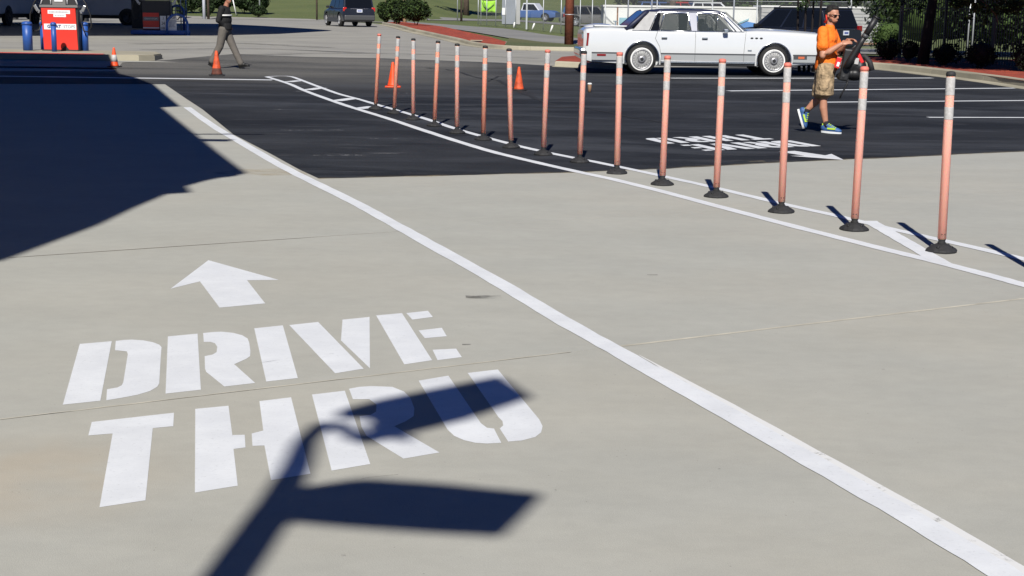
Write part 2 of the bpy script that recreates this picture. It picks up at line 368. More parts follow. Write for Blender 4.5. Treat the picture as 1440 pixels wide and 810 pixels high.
# concrete lot: slabs with recessed joints
def line_y(px1, px2, x):                   # world line through two picture points on flat ground
    a, b = W(*px1), W(*px2); return a.y+(b.y-a.y)*(x-a.x)/(b.x-a.x)
pav = tag(sheet('pavement', [(-70, -30), (60, -30), (60, 36.9), (-70, 36.9)], -.02, 'joint'), kind='structure')
J1 = ((20, 362), (555, 326)); J2 = ((0, 590), (1430, 421)); J3 = ((0, 200), (215, 201))
def slab(y0, y1, m, gap=.012):
    xs = (-60, 50); lo = [y0(x) if callable(y0) else y0 for x in xs]; hi = [y1(x) if callable(y1) else y1 for x in xs]
    g2 = gap/2
    bm = BM(); prism(bm, [(xs[0], lo[0]+g2, -.018), (xs[1], lo[1]+g2, -.018), (xs[1], hi[1]-g2, -.018), (xs[0], hi[0]-g2, -.018)], (0, 0, .018))
    return obj('concrete_slab', bm, m, pav)
f1 = lambda x: line_y(*J1, x); f2 = lambda x: line_y(*J2, x)
ribbon('joint_sealant', [(x, f1(x)) for x in (-3.3, -2.5, -1.7, -1.2, -.75)], .009, .0012, 'joint', pav, jit=.004)
slab(-25, f2, 'concrete_near'); slab(f2, f1, 'concrete'); slab(f1, lambda x: 37, 'concrete')
# joint between lanes is filled with pale sealant on the right hand side, a faint chipped one at the left
ribbon('joint_sealant', [(x, f2(x)) for x in (W(872, 487).x, 1.5, 3.0, 5.5)], .026, .0012, 'sealed_joint', pav, jit=.002)
ribbon('joint_sealant', [(x, f2(x)+random.uniform(-.002, .002)) for x in [W(0, 590).x+.09*k for k in range(27)]], .011, .0015, 'sealed_joint', pav, jit=.003)
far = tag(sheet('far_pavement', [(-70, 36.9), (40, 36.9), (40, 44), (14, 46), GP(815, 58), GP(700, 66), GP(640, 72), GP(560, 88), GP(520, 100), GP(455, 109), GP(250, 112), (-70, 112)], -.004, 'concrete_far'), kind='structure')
# asphalt
asp_px = [(448, 251), (620, 247), (800, 243), (940, 237), (1100, 228), (1250, 222), (1440, 213), (1700, 200)]
asp_up = [(1225, 97), (1140, 95), (800, 94), (700, 88), (620, 85), (540, 82), (430, 80), (330, 76), (240, 84), (172, 88)]
left_edge = [(160, 100), (0, 100), (-300, 98), (-300, 117), (0, 118), (232, 118.5), (262, 139), (285, 154), (328, 189), (380, 216), (420, 238)]
pts = [W(*p) for p in asp_px]
bm_pts = [pts[0]]
for a, b in zip(pts, pts[1:]):
    for k in range(1, 9):
        q = a.lerp(b, k/8); bm_pts.append(q+Vector((0, random.uniform(-.03, .03), 0)))
bm_pts += [Vector((30, 17, 0)), Vector((32, 30, 0)), W(1600, 135)] + [W(*p) for p in asp_up+left_edge]
tag(sheet('asphalt', bm_pts, .0018, 'asphalt'), kind='structure')
seam = []
for a, b_ in zip(pts, pts[1:]):
    for k in range(10): seam.append(a.lerp(b_, k/10)+Vector((0, random.uniform(-.03, .03), 0)))
tag(ribbon('seam_grit', seam, [random.uniform(.04, .13) for _ in seam], .0024, 'sand_stain'), kind='structure')
tag(ribbon('moss', [W(1052, 227.5), W(1075, 226.8)], .09, .0028, 'sand_stain'), kind='structure')
# street, far road, verges
def band(name, near, farr, dz, m, **k): return tag(sheet(name, [GP(*p) if p[1] > 0 else None for p in near]+[GP(*p) for p in farr[::-1]], dz, m), **k)
band('street', [(545, 104), (600, 88), (708, 70), (762, 64), (800, 62), (1020, 60), (1440, 56), (1700, 54)], [(545, 128), (600, 108), (663, 92), (762, 76), (826, 72), (1020, 69), (1440, 64), (1700, 62)], -.01, 'street_asphalt', kind='structure')
band('far_road', [(600, 132), (700, 134), (850, 134)], [(600, 152), (700, 154), (850, 156)], -.01, 'street_asphalt', kind='structure')
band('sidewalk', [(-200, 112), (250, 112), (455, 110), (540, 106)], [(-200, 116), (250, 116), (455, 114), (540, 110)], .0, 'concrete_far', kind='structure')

def kerb(name, line, wdt=.16, h=.14, side=1, m='kerb_concrete', gut=.35, n=5, mark=True, jl=3.0):
    pts = smooth_line(line, n=n); out = []
    root = None
    def prof_bm(seg):
        bm = BM(); rows = []
        for i, p in enumerate(seg):
            a = seg[max(0, i-1)]; b = seg[min(len(seg)-1, i+1)]; d = (b-a).normalized(); nr = Vector((-d.y, d.x, 0))*side
            z = g(p.x, p.y)
            pr = [(-gut, -.03), (-gut, .010), (0, .016), (.02, h-.03), (.05, h), (wdt+.04, h), (wdt+.04, -.03)]
            rows.append([bm.verts.new((p.x+nr.x*u, p.y+nr.y*u, z+v)) for u, v in pr])
        for a, b in zip(rows, rows[1:]):
            for k in range(len(a)-1): bm.faces.new((a[k], a[k+1], b[k+1], b[k]))
        bm.faces.new(rows[0]); bm.faces.new(rows[-1][::-1]); return bm
    # resample to lengths
    cum = [0]
    for a, b in zip(pts, pts[1:]): cum.append(cum[-1]+(b-a).length)
    def at(s):
        s = max(0, min(cum[-1], s))
        for i in range(len(cum)-1):
            if cum[i+1] >= s: return pts[i].lerp(pts[i+1], (s-cum[i])/max(1e-6, cum[i+1]-cum[i]))
        return pts[-1]
    root = empty(name); tag(root, kind='structure')
    s = 0
    while s < cum[-1]-.05:
        e = min(cum[-1], s+jl); k = max(2, int((e-s)/.5)+1)
        obj('kerb_stone', prof_bm([at(s+(e-.012-s)*i/(k-1)) for i in range(k)]), m, root); s = e
    return pts
# mulch island with kerb in the middle distance
mk = [W(537, 34.5), W(570, 42), W(600, 49), W(640, 58), W(664, 64), W(708, 69), W(760, 71), W(830, 72)]
kerb('middle_kerb', mk, side=1, jl=3)
mul = [p+Vector((0, .35, 0)) for p in smooth_line(mk, n=3)]
mu = [m_ for m_ in mul if m_.x < mul[-1].x]
top_m = [GP(712, 62), GP(690, 67), GP(650, 74), GP(600, 88), GP(560, 104)]
tag(sheet('mulch_bed', [Vector((p.x, p.y, 0)) for p in mul[:16]]+[Vector((t.x, t.y, 0)) for t in top_m], .10, 'mulch'), kind='structure')
tag(sheet('verge', [Vector((p.x, p.y, 0)) for p in mul[15:]]+[GP(850, 57.5), GP(850, 61), GP(798, 61.5), GP(762, 63), GP(716, 67)], .09, 'verge_grass'), kind='structure')
# little island nose beside the white sedan
nose = [W(780, 93.5), W(800, 94.5), W(825, 95.5), W(870, 97)]
kerb('island_kerb', nose, side=1, jl=4, gut=.15, h=.15)
tag(sheet('island_mulch', [p+Vector((0, .22, 0)) for p in nose]+[W(870, 84), W(850, 83), W(815, 83.5), W(790, 86)], .13, 'mulch'), kind='structure')
# right hand planting bed
rk = [W(1215, 95.5), W(1260, 99), W(1330, 107), W(1390, 115), W(1440, 122.5), W(1600, 145)]
kp = kerb('right_kerb', rk, side=1, jl=3, h=.17, gut=.45, wdt=.2)
tag(sheet('right_mulch_bed', [p+Vector((0, .2, 0)) for p in kp]+[Vector((40, 44, 0)), GP(1440, 47.5), GP(1215, 50)], .15, 'mulch'), kind='structure')
tag(sheet('grass_strip', [GP(1180, 50.2), GP(1700, 49), GP(1700, 54), GP(1180, 55)], .02, 'verge_grass'), kind='structure')

# ------------------------------------------------------------------ painted markings
PZ = .0030; LZ = 0
def line_thing(label, px, wd=.1016, group='white painted lines on the lot', n=6, jit=.004, m='white_paint', dz=PZ, world=False, straight=False):
    pts = px if world else [W(*p) for p in px]
    pts = smooth_line(pts, n=n) if not straight else [pts[0].lerp(pts[-1], k/24) for k in range(25)]
    global LZ; LZ += .00007
    o = ribbon('painted_line', pts, wd, dz+LZ, m, jit=jit); return tag(o, label, 'painted line', group)
L1 = [(263, 151), (300, 177.5), (340, 201), (389.4, 230), (438.8, 255.4), (500, 285.5), (540, 307.5), (600, 341), (700, 397), (800, 456.5), (880, 501), (960, 546.5), (1120, 637), (1280, 728), (1395, 797), (1480, 848)]
o = line_thing('long white lane line running from the lower right corner up past the DRIVE THRU lettering', L1, .118)
gp = [W(*p) for p in [(880, 501), (960, 546.5), (1120, 637), (1280, 728), (1395, 797), (1480, 848)]]
ribbon('old_line', smooth_line(gp), [.05*min(1, .05+k/9) for k in range(31)], .0026, 'old_line_paint', o, off=.070, jit=.002)
L2 = [(375, 108), (406.7, 118), (429, 127.8), (470.6, 143), (504, 154), (545.6, 166.7), (587, 180.6), (640, 197.8), (693, 213.7), (756, 229), (811, 241.5), (860, 252), (923, 267.5), (1006.7, 289.6), (1090, 311.7), (1173, 333), (1257, 354), (1319, 369), (1382, 385.4), (1440, 401), (1520, 423)]
line_thing('curving white lane line in front of the salmon posts', L2, .115)
L3 = [(375, 108), (392, 107), (409, 107.8), (423, 112.5), (448, 122), (476, 132), (504, 139.5), (529, 147), (559, 155.5), (601, 168), (640, 181), (693, 196), (742, 208.5), (794, 219.6), (840, 228.5), (923, 246), (1007, 264.6), (1090, 284.5), (1173, 303), (1257, 323), (1340, 341.7), (1440, 364.6), (1520, 384)]
line_thing('curving white line passing just behind the salmon posts', L3, .105)
for a, b, lb in (((405, 115.3), (423, 113.3), 'short white cross bar nearest the tip of the striped wedge'), ((431.7, 126.6), (452.5, 123.6), 'second short white cross bar of the striped wedge from its tip'),
                 ((472, 142), (498, 138.3), 'third short white cross bar of the striped wedge from its tip'), ((502.5, 153), (526, 150), 'white cross bar of the wedge ending at the farthest salmon post')):
    line_thing(lb, [a, b], .24, 'cross bars of the striped wedge', straight=True)
line_thing('wide white diagonal bar joining the two curved lines between the last salmon posts', [(1222, 311), (1326, 371)], .125, straight=True)
for a, b, lb in (((943, 110), (1311, 109.8), 'thin white parking line closest to the white sedan'), ((1024, 128), (1470, 123.6), 'thin white parking line second from the sedan, reaching the right kerb'),
                 ((1141, 144), (1470, 141.3), 'thin white parking line starting behind the walking man in orange'), ((1305, 165.2), (1480, 165.6), 'short thin white parking line nearest the camera at right'),
                 ((-20, 107), (383, 112.6), 'thin white stop line running left from the striped wedge into the shade')):
    line_thing(lb, [a, b], .34 if a[0] < 0 else .24 if a[1] < 130 else .20 if a[1] < 150 else .16, straight=True)
def z1(p): return (60+p[0]/1.8405, 340+p[1]/1.8405)
def z8(p): return (60+p[0]/3.6, 420+p[1]/3.6)
ST = [
 ('arrow', [z1(p) for p in [(429, 48), (611, 99), (529, 100), (576, 160), (458, 171), (407, 103), (331, 122)]]),
 ('D', [z8(p) for p in [(188, 230), (350, 216), (292, 518), (102, 538)]]),
 ('D', [z8(p) for p in [(370, 215), (410, 210), (450, 208), (510, 212), (560, 222), (590, 234), (602, 246), (598, 300), (590, 430), (580, 447), (545, 468), (480, 488), (400, 503), (322, 516), (326, 460), (380, 450), (400, 440), (408, 425), (431, 282), (426, 268), (366, 262)]]),
 ('R', [z8(p) for p in [(634, 192), (784, 178), (801, 462), (622, 482)]]),
 ('R', [z8(p) for p in [(812, 175), (860, 170), (905, 168), (965, 174), (1010, 186), (1038, 203), (1046, 225), (1052, 268), (1050, 292), (1030, 306), (970, 333), (1076, 428), (920, 446), (828, 372), (822, 355), (820, 292), (860, 284), (880, 272), (884, 245), (872, 227), (850, 220), (816, 220)]]),
 ('I', [z8(p) for p in [(1071, 151), (1216, 136), (1292, 403), (1132, 421)]]),
 ('V', [z1(p) for p in [(638, 216), (713, 208), (831, 329), (757, 341)]]),
 ('V', [z1(p) for p in [(776, 202), (846, 195), (847, 328), (772, 256)]]),
 ('E', [z1(p) for p in [(863, 191), (930, 185), (1008, 307), (936, 318)]]),
 ('E', [z1(p) for p in [(941, 185), (997, 179), (1010, 195), (957, 202)]]), ('E', [z1(p) for p in [(973, 230), (1033, 223), (1046, 245), (989, 250)]]), ('E', [z1(p) for p in [(1009, 280), (1070, 277), (1085, 299), (1022, 307)]]),
 ('T', [z1(p) for p in [(127, 467), (340, 443), (338, 478), (285, 483), (266, 670), (147, 688), (181, 497), (118, 502)]]),
 ('H', [z1(p) for p in [(395, 433), (481, 425), (491, 501), (523, 500), (525, 533), (494, 537), (505, 632), (394, 650)]]),
 ('H', [z1(p) for p in [(561, 413), (643, 403), (693, 601), (591, 618), (574, 528), (543, 529), (541, 497), (571, 489)]]),
 ('R', [z1(p) for p in [(697, 396), (782, 386), (848, 576), (748, 593)]]),
 ('R', [z1(p) for p in [(793, 381), (820, 376), (850, 374), (905, 376), (935, 388), (952, 405), (962, 432), (960, 452), (940, 465), (910, 478), (1027, 546), (934, 562), (838, 503), (825, 480), (820, 452), (850, 448), (863, 440), (864, 422), (845, 408), (803, 408)]]),
 ('U', [z1(p) for p in [(973, 360), (1050, 347), (1134, 470), (1150, 482), (1168, 484), (1187, 521), (1150, 523), (1120, 521), (1090, 514), (1065, 503), (1048, 487)]]),
 ('U', [z1(p) for p in [(1100, 340), (1178, 331), (1285, 460), (1294, 478), (1290, 494), (1275, 506), (1240, 515), (1205, 518), (1183, 484), (1192, 476), (1190, 465), (1180, 455)]])]
def stencil(label, fn, zz):
    root = empty('pavement_lettering', fn((300, 500)), label=label, cat='road marking')
    words = ['arrow']+list('DRIVE')+list('THRU'); last = None; idx = {}
    groups = []
    for k, poly in ST:
        if groups and groups[-1][0] == k: groups[-1][1].append(poly)
        else: groups.append((k, [poly]))
    for k, polys in groups:
        bm = BM()
        for poly in polys: bm.faces.new([bm.verts.new(Vector((fn(p).x, fn(p).y, 0))-root.location) for p in poly])
        bm.normal_update(); bmesh.ops.triangulate(bm, faces=bm.faces, ngon_method='EAR_CLIP')
        for v in bm.verts: v.co.z = zz-root.location.z
        for f in bm.faces:
            f.normal_update()
            if f.normal.z < 0: f.normal_flip()
        me = bpy.data.meshes.new('letter'); bm.to_mesh(me); bm.free()
        o = link('arrow' if k == 'arrow' else 'letter', me, 'white_paint', root)
        if k != 'arrow': o['label'] = 'white stencilled capital letter '+k
stencil('large white stencilled DRIVE THRU with an arrow pointing away, on the foreground concrete', lambda p: W(*p), .0012)
# the second stencil is the same one turned half round: fit from its key points
A1 = [(111.9, 484), (88.6, 569.4), (606.2, 439), (648, 500), (294, 366), (241, 404), (389, 392), (308.5, 433), (372, 427), (139.9, 714), (204.6, 704.6), (128.6, 594), (701, 519), (763, 598)]
A2 = [(1162.8, 206.7), (1112, 197.2), (990.6, 212.8), (955, 205), (1191.7, 226.2), (1168.9, 216.7), (1108.5, 218.8), (1112, 212), (1087.8, 212.6), (1043.3, 189), (1029.4, 190.3), (1092.8, 196.4), (950, 202.8), (902, 195.3)]
def fit_affine():
    X = [W(*p) for p in A1]; Y = [W(*p) for p in A2]; res = []
    N = Matrix(((0,)*3, (0,)*3, (0,)*3)); 
    for p in X:
        v = (p.x, p.y, 1)
        for i in range(3):
            for j in range(3): N[i][j] += v[i]*v[j]
    Ni = N.inverted()
    for c in (0, 1):
        b = Vector((0, 0, 0))
        for p, q in zip(X, Y): b += Vector((p.x, p.y, 1))*q[c]
        res.append(Ni @ b)
    return res
ax, ay = fit_affine()
def second(p):
    q = W(*p); v = Vector((q.x, q.y, 1)); return Vector((ax.dot(v), ay.dot(v), 0))
stencil('white DRIVE THRU and arrow seen upside down on the dark asphalt behind the posts', second, .0034)

# broken remnants of old lines on the asphalt
def remnant(x0, x1, y, dens, h=.13):
    bm = BM(); x = x0
    a = W(x0, y); b = W(x1, y+(x1-x0)*.004)
    L = (b-a).length; s = 0
    while s < L:
        e = s+random.uniform(.05, .5)
        if random.random() < dens or s == 0:
            p, q = a.lerp(b, s/L), a.lerp(b, min(1, e/L)); k = random.randint(3, 6); jj = lambda: random.uniform(.15, 1)*h/2
            top = [p.lerp(q, i/k)+Vector((0, jj(), 0)) for i in range(k+1)]; bot = [p.lerp(q, i/k)-Vector((0, jj(), 0)) for i in range(k+1)]
            for i in range(k): bm.faces.new([bm.verts.new(v) for v in (bot[i], bot[i+1], top[i+1], top[i])])
        s = e+random.uniform(.02, .25)
    conform(bm, .0028)
    o = obj('line_remnant', bm, 'faded_paint'); o['kind'] = 'stuff'; return o
for k, (x0, x1, y, d) in enumerate([(245, 312, 129, .8), (412, 520, 128.5, .4), (560, 600, 131, .8), (385, 470, 154, .25), (395, 500, 183, .6), (520, 560, 195, .3), (375, 520, 218, .7), (520, 690, 216, .3), (440, 515, 115, .4)]):
    lbs = ['worn line fragments at the left edge of the asphalt beside the shaded cone', 'faint worn line specks left of the striped wedge', 'worn line dash behind the farthest salmon posts', 'faint specks of old line below the thin stop line',
           'broken old line fragments midway across the dark drive lane', 'few paint flecks below the middle of the drive lane', 'brightest broken old line near the asphalt edge and long lane line', 'faint paint flecks near the asphalt edge below the posts', 'worn dash right of the tip of the striped wedge']
    tag(remnant(x0, x1, y, d), lbs[k], 'old marking', 'worn remnants of old paint lines')
# cracks in asphalt
def crackline(px, wd=.03):
    pts = []
    for a, b in zip(px, px[1:]):
        for k in range(6): pts.append(Vector(a).lerp(Vector(b), k/6)+Vector((random.uniform(-1.2, 1.2), random.uniform(-.5, .5))))
    pts.append(Vector(px[-1])); w_ = [W(*p) for p in pts]
    return tag(ribbon('crack', w_, [wd*random.uniform(.4, 1.5) for _ in w_], .006, 'crack'), kind='structure')
crackline([(600, 96), (640, 99), (669, 109), (700, 113), (738, 132), (760, 142), (782, 148)], .09)
crackline([(686, 115), (700, 108), (720, 106)], .05); crackline([(758, 151), (790, 152), (815, 150)], .22); crackline([(815, 152), (850, 157), (890, 166), (930, 172)], .06)
crackline([(210, 188), (280, 188.5), (326, 188.5)], .02)
# hairline crack, chips and stains on the concrete
for px, wd in (([(372, 652), (380, 672), (396, 694)], .004), ([(360, 512), (420, 502), (470, 498)], .004), ([(735, 500), (750, 499)], .016), ([(95, 766), (108, 767)], .04), ([(655, 418), (705, 418)], .09), ([(650, 485), (662, 485)], .02), ([(910, 387), (925, 387)], .02), ([(440, 690), (520, 672), (560, 668)], .004), ([(1090, 470), (1094, 470)], .02), ([(863, 528), (866, 528)], .012), ([(1010, 660), (1013, 660)], .012), ([(618, 745), (621, 745)], .01), ([(780, 690), (783, 690)], .008), ([(1240, 520), (1244, 520)], .012), ([(1180, 238), (1186, 238)], .03), ([(480, 782), (486, 782)], .008)):
    tag(ribbon('chip' if wd > .01 else 'hairline_crack', [W(*p) for p in px], wd, .003, 'dark_stain'), kind='structure')
def stain(px, py, rx, ry, m, dz=.0025):
    c = W(px, py); n = 20
    return tag(sheet('stain', [(c.x+rx*math.cos(2*math.pi*k/n)*random.uniform(.75, 1.2), c.y+ry*math.sin(2*math.pi*k/n)*random.uniform(.75, 1.2)) for k in range(n)], dz, m), kind='structure')
stain(378, 242, .5, .3, 'sand_stain', .0010); pass
for a, b, y in ((190, 460, 62), (330, 760, 77), (200, 520, 70)):
    tag(ribbon('tyre_mark', smooth_line([W(a, y), W((a+b)/2, y-1.5), W(b, y+5)]), 1.0 if y < 70 else .7, (.0015 if y < 75 else .0026), 'tyre_streak'), kind='structure')
#THINGS
# ------------------------------------------------------------------ delineator posts
PH = 1.22
def make_post():
    r = empty('delineator_post')
    bm = BM(); n = 16; prof = [(.106, 0), (.108, .010), (.100, .022), (.075, .040), (.045, .054), (.036, .058)]
    rings = []
    for q, (rr, z) in enumerate(prof):
        rings.append([bm.verts.new((rr*math.cos(2*math.pi*k/n)*(1.06 if k % 4 == 0 and q < 3 else 1), rr*math.sin(2*math.pi*k/n)*(1.06 if k % 4 == 0 and q < 3 else 1), z)) for k in range(n)])
    for a, b in zip(rings, rings[1:]):
        for k in range(n): bm.faces.new((a[k], a[(k+1) % n], b[(k+1) % n], b[k]))
    bm.faces.new(rings[0][::-1]); bm.faces.new(rings[-1]); b = obj('base', bm, 'rubber', r)
    for a in (.6, 2.5, 4.1, 5.6):
        bm = BM(); lathe(bm, [(.014, 0), (.010, .010), (.005, .013)], 8, (.072*math.cos(a), .072*math.sin(a), .036)); obj('bolt', bm, 'black_plastic', b)
    bm = BM(); lathe(bm, [(.026, .05), (.030, .064), (.023, .075), (.028, .085), (.028, .10)], 14); obj('hinge', bm, 'rubber', r)
    bm = BM(); lathe(bm, [(.0305, .09), (.0305, PH-.012), (.028, PH)], 20); tb = obj('tube', bm, 'post_salmon', r)
    for a in (-1.2, -1.9):
        bm = BM(); ell(bm, (.0305*math.cos(a), .0305*math.sin(a), .125), (.005, .005, .005), u=8, v=5); obj('rivet', bm, 'rivet', tb)
    for z0, z1_ in ((PH-.140, PH-.022), (PH-.305, PH-.220)):
        bm = BM(); lathe(bm, [(.0315, z0), (.0318, z0+.002), (.0318, z1_-.002), (.0315, z1_)], 20); obj('reflective_band', bm, 'reflective', r)
    bm = BM(); lathe(bm, [(.0330, PH-.012), (.0335, PH+.006), (.028, PH+.018), (.010, PH+.022)], 16); obj('cap', bm, 'rubber', r)
    return r
# image base x,y ; image top x ; tube colour ; cap colour
POSTS = [(528, 150, 533.5, 'post_orange', 0), (554, 156, 560, 'post_orange', 1), (581, 164.5, 581.4, 'post_salmon', 1), (610.7, 173.5, 616.6, 'post_orange', 1), (642.5, 183.5, 643, 'post_salmon', 1), (679.5, 193, 682.6, 'post_orange', 1),
         (718.7, 204, 715.6, 'post_salmon', 1), (764, 214, 770.6, 'post_salmon', 0), (815, 224.5, 821.8, 'post_salmon', 1), (867.5, 240, 871.2, 'post_salmon', 0), (931.3, 256, 939, 'post_salmon', 0), (1007, 273, 1016, 'post_salmon', 0),
         (1098.5, 294.5, 1107.5, 'post_salmon', 0), (1201, 319.5, 1215.5, 'post_salmon', 0), (1323.5, 350, 1337, 'post_salmon', 1), (1478, 390, 1492, 'post_salmon', 1)]
order = ['farthest salmon orange post, standing where the wedge bars end', 'second farthest orange post, just in front of a hidden traffic cone', 'third post from the far end, upright, right of the hidden cone', 'fourth post from the far end, leaning slightly right',
         'fifth post from the far end, faded salmon and upright', 'sixth post from the far end, its colour a stronger orange', 'post leaning slightly left beside the lone orange traffic cone', 'eighth post from the far end, right of the lone cone',
         'post on the asphalt edge under the rear bumper of the white sedan', 'post overlapping the rear wheel of the white sedan, first on concrete', 'post overlapping the rear door of the white sedan', 'post overlapping the front door of the white sedan',
         'post overlapping the front wheel of the white sedan, left of the man in orange', 'tall looking salmon post right of the man in orange', 'nearest salmon post with black cap, closest to the right edge', 'post just outside the right edge whose shadow crosses the double lines']
p0 = make_post(); TOPS = [48, 51.4, 54.7, 58, 62, 65, 69, 70.7, 72.3, 74.5, 79.5, 84, 89.5, 95, 102, 112]
for i, (bx, by, tx, cm, cap) in enumerate(POSTS):
    o = p0 if i == 0 else copy_tree(p0)
    b = W(bx, by+4); b.z = 0.004 if by < 240 else 0.0
    o.location = b; t = P(tx, by-100, b.y); 
    # lean: compare direction of picture column with true vertical
    tv = P(tx, 0, b.y); lo, hi = 0, 0
    top = b+Vector((0, 0, PH)); v = top-CP; pxx = 720+F*v.dot(rgt)/v.dot(fwd)
    dx = (tx-pxx)/F*v.dot(fwd); o.rotation_euler = (random.uniform(-.006, .006), math.asin(max(-.1, min(.1, dx/PH))), random.uniform(-.4, .4))
    o.rotation_euler.z = random.choice((0, .3, -.3))
    o.scale.z = max(.93, min(1.1, (P(tx, TOPS[i], b.y).z-b.z)/(PH+.012)))
    o['label'] = order[i]; o['category'] = 'delineator post'; o['group'] = 'salmon delineator posts along the curved lines'
    if cm != 'post_salmon' or not cap:
        for ch in o.children:
            nm = ch.name.split('.')[0]
            if nm == 'tube' and cm != 'post_salmon': ch.data = ch.data.copy(); ch.data.materials[0] = M(cm)
            if nm == 'cap' and not cap: ch.data = ch.data.copy(); ch.data.materials[0] = M('pink_cap')
# fix meshes of copies made after the first was edited
mt_tube = {}
for o in [x for x in bpy.data.objects if x.name.startswith('delineator_post')]:
    k = round(o.location.x, 3)
for i, o in enumerate(sorted([x for x in bpy.data.objects if x.name.startswith('delineator_post')], key=lambda q: -q.location.y)):
    cm, cap = POSTS[i][3], POSTS[i][4]
    for ch in o.children:
        nm = ch.name.split('.')[0]
        if nm in ('tube', 'cap'):
            want = cm if nm == 'tube' else ('rubber' if cap else 'pink_cap'); key = (nm, want)
            if key not in mt_tube: d = ch.data.copy(); d.materials[0] = M(want); mt_tube[key] = d
            ch.data = mt_tube[key]

# ------------------------------------------------------------------ traffic cones
def cone(px, py, h, m, base_m, label, band=None, tip=None, grime=False):
    r = empty('traffic_cone', W(px, py, .004), random.uniform(-.3, .3), label=label, cat='traffic cone', group='traffic cones')
    s = h/.46
    bm = BM(); box(bm, (0, 0, .0125*s), (.27*s, .27*s, .025*s), bev=.008*s)
    for k in range(4):
        a = math.pi/4+k*math.pi/2; box(bm, (.155*s*math.cos(a), .155*s*math.sin(a), .0125*s), (.05*s, .05*s, .018*s), Euler((0, 0, a)))
    obj('base', bm, base_m, r)
    prof = [(.105, .026), (.098, .05), (.085, .10), (.066, .21), (.044, .33), (.026, .44), (.020, .458), (.014, .46)]
    bm = BM(); lathe(bm, [(a*s, b*s) for a, b in prof], 20); bd = obj('cone_body', bm, m, r, True)
    if grime: bm = BM(); lathe(bm, [(.1065*s, .026*s), (.0995*s, .05*s), (.0865*s, .10*s), (.0795*s, .14*s)], 20); obj('grime', bm, 'cone_grime', bd)
    if band: bm = BM(); lathe(bm, [(.083*s, .13*s), (.0655*s, .225*s), (.0535*s, .29*s)], 20); obj('collar', bm, band, bd)
cone(305, 106.8, .58, 'cone_worn', 'rubber', 'worn orange cone with sooty lower half standing by the feet of the man in black', grime=True)
cone(552.5, 123, .52, 'cone_orange', 'cone_orange', 'orange traffic cone half hidden behind the second farthest salmon post')
cone(729.5, 127.5, .48, 'cone_worn', 'rubber', 'orange traffic cone with black base alone on the asphalt among the posts')
cone(161, 94.5, .50, 'cone_orange', 'rubber', 'orange cone with white collar at the edge of the shade by the pump island', band='reflective')
# small litter cup
r = empty('paper_cup', W(829, 130, .004), label='small brown and white paper cup left standing on the asphalt near the sedan', cat='cup')
bm = BM(); lathe(bm, [(.030, 0), (.034, .05), (.043, .16)], 12); obj('cup_body', bm, 'brown_cup', r, True)
bm = BM(); lathe(bm, [(.047, .158), (.047, .17), (.038, .185), (.036, .188)], 12); obj('lid', bm, 'white_fabric', r)

# ------------------------------------------------------------------ vehicles
def apply_bool(o, cutters):
    for c in cutters:
        md = o.modifiers.new('b', 'BOOLEAN'); md.operation = 'DIFFERENCE'; md.object = c; md.solver = 'EXACT'
    dg = bpy.context.evaluated_depsgraph_get(); me = bpy.data.meshes.new_from_object(o.evaluated_get(dg)); old = o.data
    o.modifiers.clear(); o.data = me; bpy.data.meshes.remove(old)
    for c in cutters: bpy.data.objects.remove(c)
def loft_body(name, st, m, parent, wheels, arch=.39, deep=.30, hw=.95):
    # st: (x, half width, z bottom, z shoulder, z top centre)
    bm = BM(); rows = []
    for x, h, zb, zs, zt in st:
        half = [(h*.80, zb), (h-.03, zb+.03), (h-.004, zb+.14), (h+.004, (zb+zs)/2+.03), (h-.004, zs-.14), (h-.02, zs-.05), (h-.055, zs-.012), (h-.11, zs+(zt-zs)*.30), (h*.55, zs+(zt-zs)*.85), (0, zt)]
        ring = [(-y, z) for y, z in half] + [(y, z) for y, z in half[:-1][::-1]]
        rows.append([bm.verts.new((x, y, z)) for y, z in ring])
    n = len(rows[0])
    for a, b in zip(rows, rows[1:]):
        for k in range(n): bm.faces.new((a[k], a[(k+1) % n], b[(k+1) % n], b[k]))
    bm.faces.new(rows[0]); bm.faces.new(rows[-1][::-1]); bmesh.ops.recalc_face_normals(bm, faces=bm.faces)
    o = obj(name, bm, m, parent)
    cs = []
    for x, z in wheels:
        for sgn in (-1, 1):
            b = BM(); bmesh.ops.create_cone(b, cap_ends=True, segments=36, radius1=arch, radius2=arch, depth=deep*2, matrix=Matrix.Translation((x, sgn*(hw+.02), z)) @ Matrix.Rotation(math.pi/2, 4, 'X'))
            cs.append(obj('cut', b))
    w_ = parent.matrix_world.copy()
    par = o.parent; o.parent = None; apply_bool(o, cs); o.parent = par
    for p in o.data.polygons: p.use_smooth = True
    try: o.data.set_sharp_from_angle(angle=R(32))
    except Exception: pass
    return o
